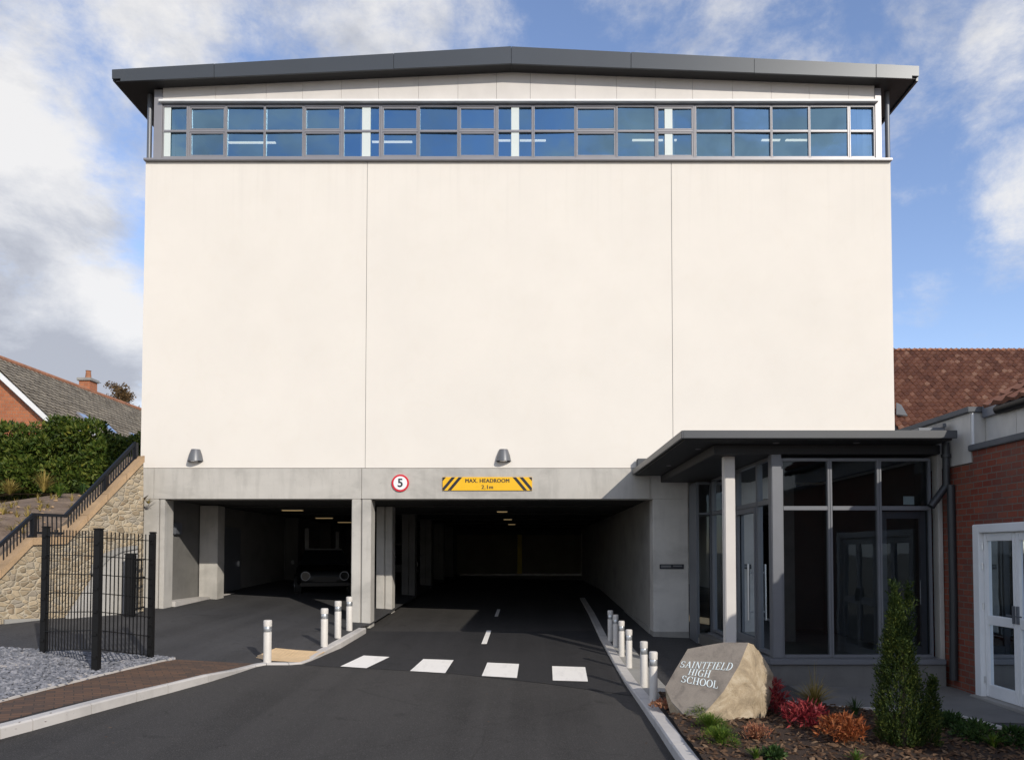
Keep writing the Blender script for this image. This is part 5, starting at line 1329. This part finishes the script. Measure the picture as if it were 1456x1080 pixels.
c2 = copy_tree(c1); c2['label'] = 'dark car farther back in the left bay, half hidden behind the black car'
c2.location = (-5.2, 31.0, G(-5.2, 31)+.12); c2.rotation_euler.z = R(4)

# ------------------------------------------------------------------ light, sky, camera
TRAVEL = Vector((-.70, 1.0, -.65)).normalized()
sun = bpy.data.lights.new('sun', 'SUN'); sun.energy = 3.5; sun.angle = R(.53); sun.color = (1, .93, .82)
so = bpy.data.objects.new('sun', sun); COL.objects.link(so); so.rotation_euler = TRAVEL.to_track_quat('-Z', 'Y').to_euler(); so.location = (20, -30, 30)
w = bpy.data.worlds.new('World'); sc.world = w; w.use_nodes = True; nt = w.node_tree; bg = nt.nodes['Background']
sky = nt.nodes.new('ShaderNodeTexSky'); sky.sky_type = 'NISHITA'; sky.sun_disc = False
sky.sun_elevation = math.asin(-TRAVEL.z); sky.sun_rotation = math.atan2(-TRAVEL.x, -TRAVEL.y); sky.air_density = 1.0; sky.dust_density = .25; sky.ozone_density = 1.6
tc = nt.nodes.new('ShaderNodeTexCoord'); gen = tc.outputs['Generated']
def vm(op, a, b=None):
    n = nt.nodes.new('ShaderNodeVectorMath'); n.operation = op; L(nt, a, n.inputs[0])
    if b is not None: n.inputs[1].default_value = b
    return n
def mt(op, a, b, c=None, clamp=False):
    n = N(nt, 'ShaderNodeMath', operation=op); n.use_clamp = clamp
    for i, v in enumerate((a, b, c)):
        if v is None: continue
        if isinstance(v, (int, float)): n.inputs[i].default_value = v
        else: L(nt, v, n.inputs[i])
    return n.outputs[0]
def ntex(scale, st, det=7, rough=.58, dist=.3, off=(0, 0, 0)):
    mp = nt.nodes.new('ShaderNodeMapping'); mp.inputs['Scale'].default_value = st; mp.inputs['Location'].default_value = off; L(nt, gen, mp.inputs[0])
    return noise_tex(nt, mp.outputs[0], scale, det, rough, dist)
blobs = None
CL = [(-110, 260, .25, 1.0), (5, 200, .13, 1.0), (60, 330, .13, 1.0), (110, 430, .12, 1.0), (20, 480, .22, 1.0), (150, 510, .11, .9), (60, 40, .10, .32), (215, 40, .12, .56), (520, 35, .14, .72), (430, 45, .09, .45), (700, 60, .10, .38), (1446, 45, .075, .50), (1458, 268, .085, .62), (1390, 295, .05, .32), (1298, 430, .055, .46), (1290, 265, .05, .3), (1000, 40, .26, .30), (1200, 60, .24, .28), (860, 30, .15, .2), (1350, 160, .2, .22)]
for px, py, r, wt in CL:
    d = ray(px, py).normalized()
    dp = vm('DISTANCE', gen, tuple(d)).outputs['Value']
    k = nt.nodes.new('ShaderNodeMapRange'); k.interpolation_type = 'SMOOTHSTEP'; L(nt, dp, k.inputs['Value'])
    k.inputs['From Min'].default_value = r*1.15; k.inputs['From Max'].default_value = r*.15; k.inputs['To Min'].default_value = 0; k.inputs['To Max'].default_value = wt
    blobs = k.outputs[0] if blobs is None else mt('MAXIMUM', blobs, k.outputs[0])
# loose clouds everywhere (thickened unseen behind the viewer to whiten ambient light; they show in glass)
n_big = ntex(2.6, (1, 1, 1.7), 8, .6, .4); n_fine = ntex(6.5, (1, 1, 1.5), 12, .66, .15)
loose = mt('MULTIPLY', mt('SUBTRACT', n_big, .50), 1.1, None, True)
sepd = nt.nodes.new('ShaderNodeSeparateXYZ'); L(nt, gen, sepd.inputs[0])
behind = N(nt, 'ShaderNodeMapRange'); L(nt, sepd.outputs['Y'], behind.inputs['Value']); behind.inputs['From Min'].default_value = .2; behind.inputs['From Max'].default_value = -.2; behind.inputs['To Min'].default_value = .15; behind.inputs['To Max'].default_value = 3.2
loose = mt('MULTIPLY', mt('ADD', loose, mt('MULTIPLY', mt('GREATER_THAN', behind.outputs[0], .8), .13)), behind.outputs[0])
dens = mt('ADD', mt('ADD', blobs, loose), mt('MULTIPLY', mt('SUBTRACT', n_fine, .5), 1.75))
dens = mt('ADD', dens, mt('MULTIPLY', mt('SUBTRACT', n_big, .5), .9))
mask = N(nt, 'ShaderNodeMapRange'); mask.interpolation_type = 'SMOOTHSTEP'; L(nt, dens, mask.inputs['Value'])
mask.inputs['From Min'].default_value = .08; mask.inputs['From Max'].default_value = .76
n_sh = ntex(5.2, (1, 1, 1.7), 10, .64, .2, (.3, .1, .17))
lit = None
for px, py, r, wt in [(20, 150, .14, .16), (60, 230, .10, .10), (120, 430, .10, .20), (175, 455, .06, .12), (70, 350, .12, -.12), (40, 525, .14, -.14), (150, 525, .10, -.10), (200, 50, .15, .05), (1450, 250, .1, .12), (1440, 50, .1, .1)]:
    dp = vm('DISTANCE', gen, tuple(ray(px, py).normalized())).outputs['Value']
    k = nt.nodes.new('ShaderNodeMapRange'); k.interpolation_type = 'SMOOTHSTEP'; L(nt, dp, k.inputs['Value'])
    k.inputs['From Min'].default_value = r; k.inputs['From Max'].default_value = 0; k.inputs['To Min'].default_value = 0; k.inputs['To Max'].default_value = wt
    lit = k.outputs[0] if lit is None else mt('ADD', lit, k.outputs[0])
shade = mt('ADD', mt('ADD', n_sh, lit), mt('MULTIPLY', mt('SUBTRACT', dens, .7), -.10))
ccol = ramp(nt, shade, [(.33, (3.1, 3.2, 3.55)), (.45, (4.1, 4.2, 4.5)), (.54, (5.2, 5.2, 5.3)), (.64, (6.1, 6.0, 5.9))])
tint = mixc(nt, 1.0, sky.outputs[0], (1.40, 1.32, 1.42), 'MULTIPLY')
out = mixc(nt, mt('MULTIPLY', mask.outputs[0], .94), tint, ccol)
L(nt, out, bg.inputs['Color']); bg.inputs['Strength'].default_value = .15

cam = bpy.data.cameras.new('camera'); co = bpy.data.objects.new('camera', cam); COL.objects.link(co); sc.camera = co
co.location = CAM; co.rotation_euler = (math.pi/2+TH, 0, 0)
cam.sensor_width = 36; cam.sensor_fit = 'HORIZONTAL'; cam.lens = 36*F/1456
cam.shift_x = -(PX-728)/1456; cam.shift_y = (PY-540)/1456
cam.clip_start = .1; cam.clip_end = 4000
vs_ = sc.view_settings; sc.display_settings.display_device = 'sRGB'; vs_.view_transform = 'Standard'; vs_.look = 'None'; vs_.exposure = 0; vs_.gamma = 1; vs_.use_curve_mapping = False
sc.cycles.max_bounces = 8; sc.cycles.transparent_max_bounces = 12; sc.cycles.use_denoising = True
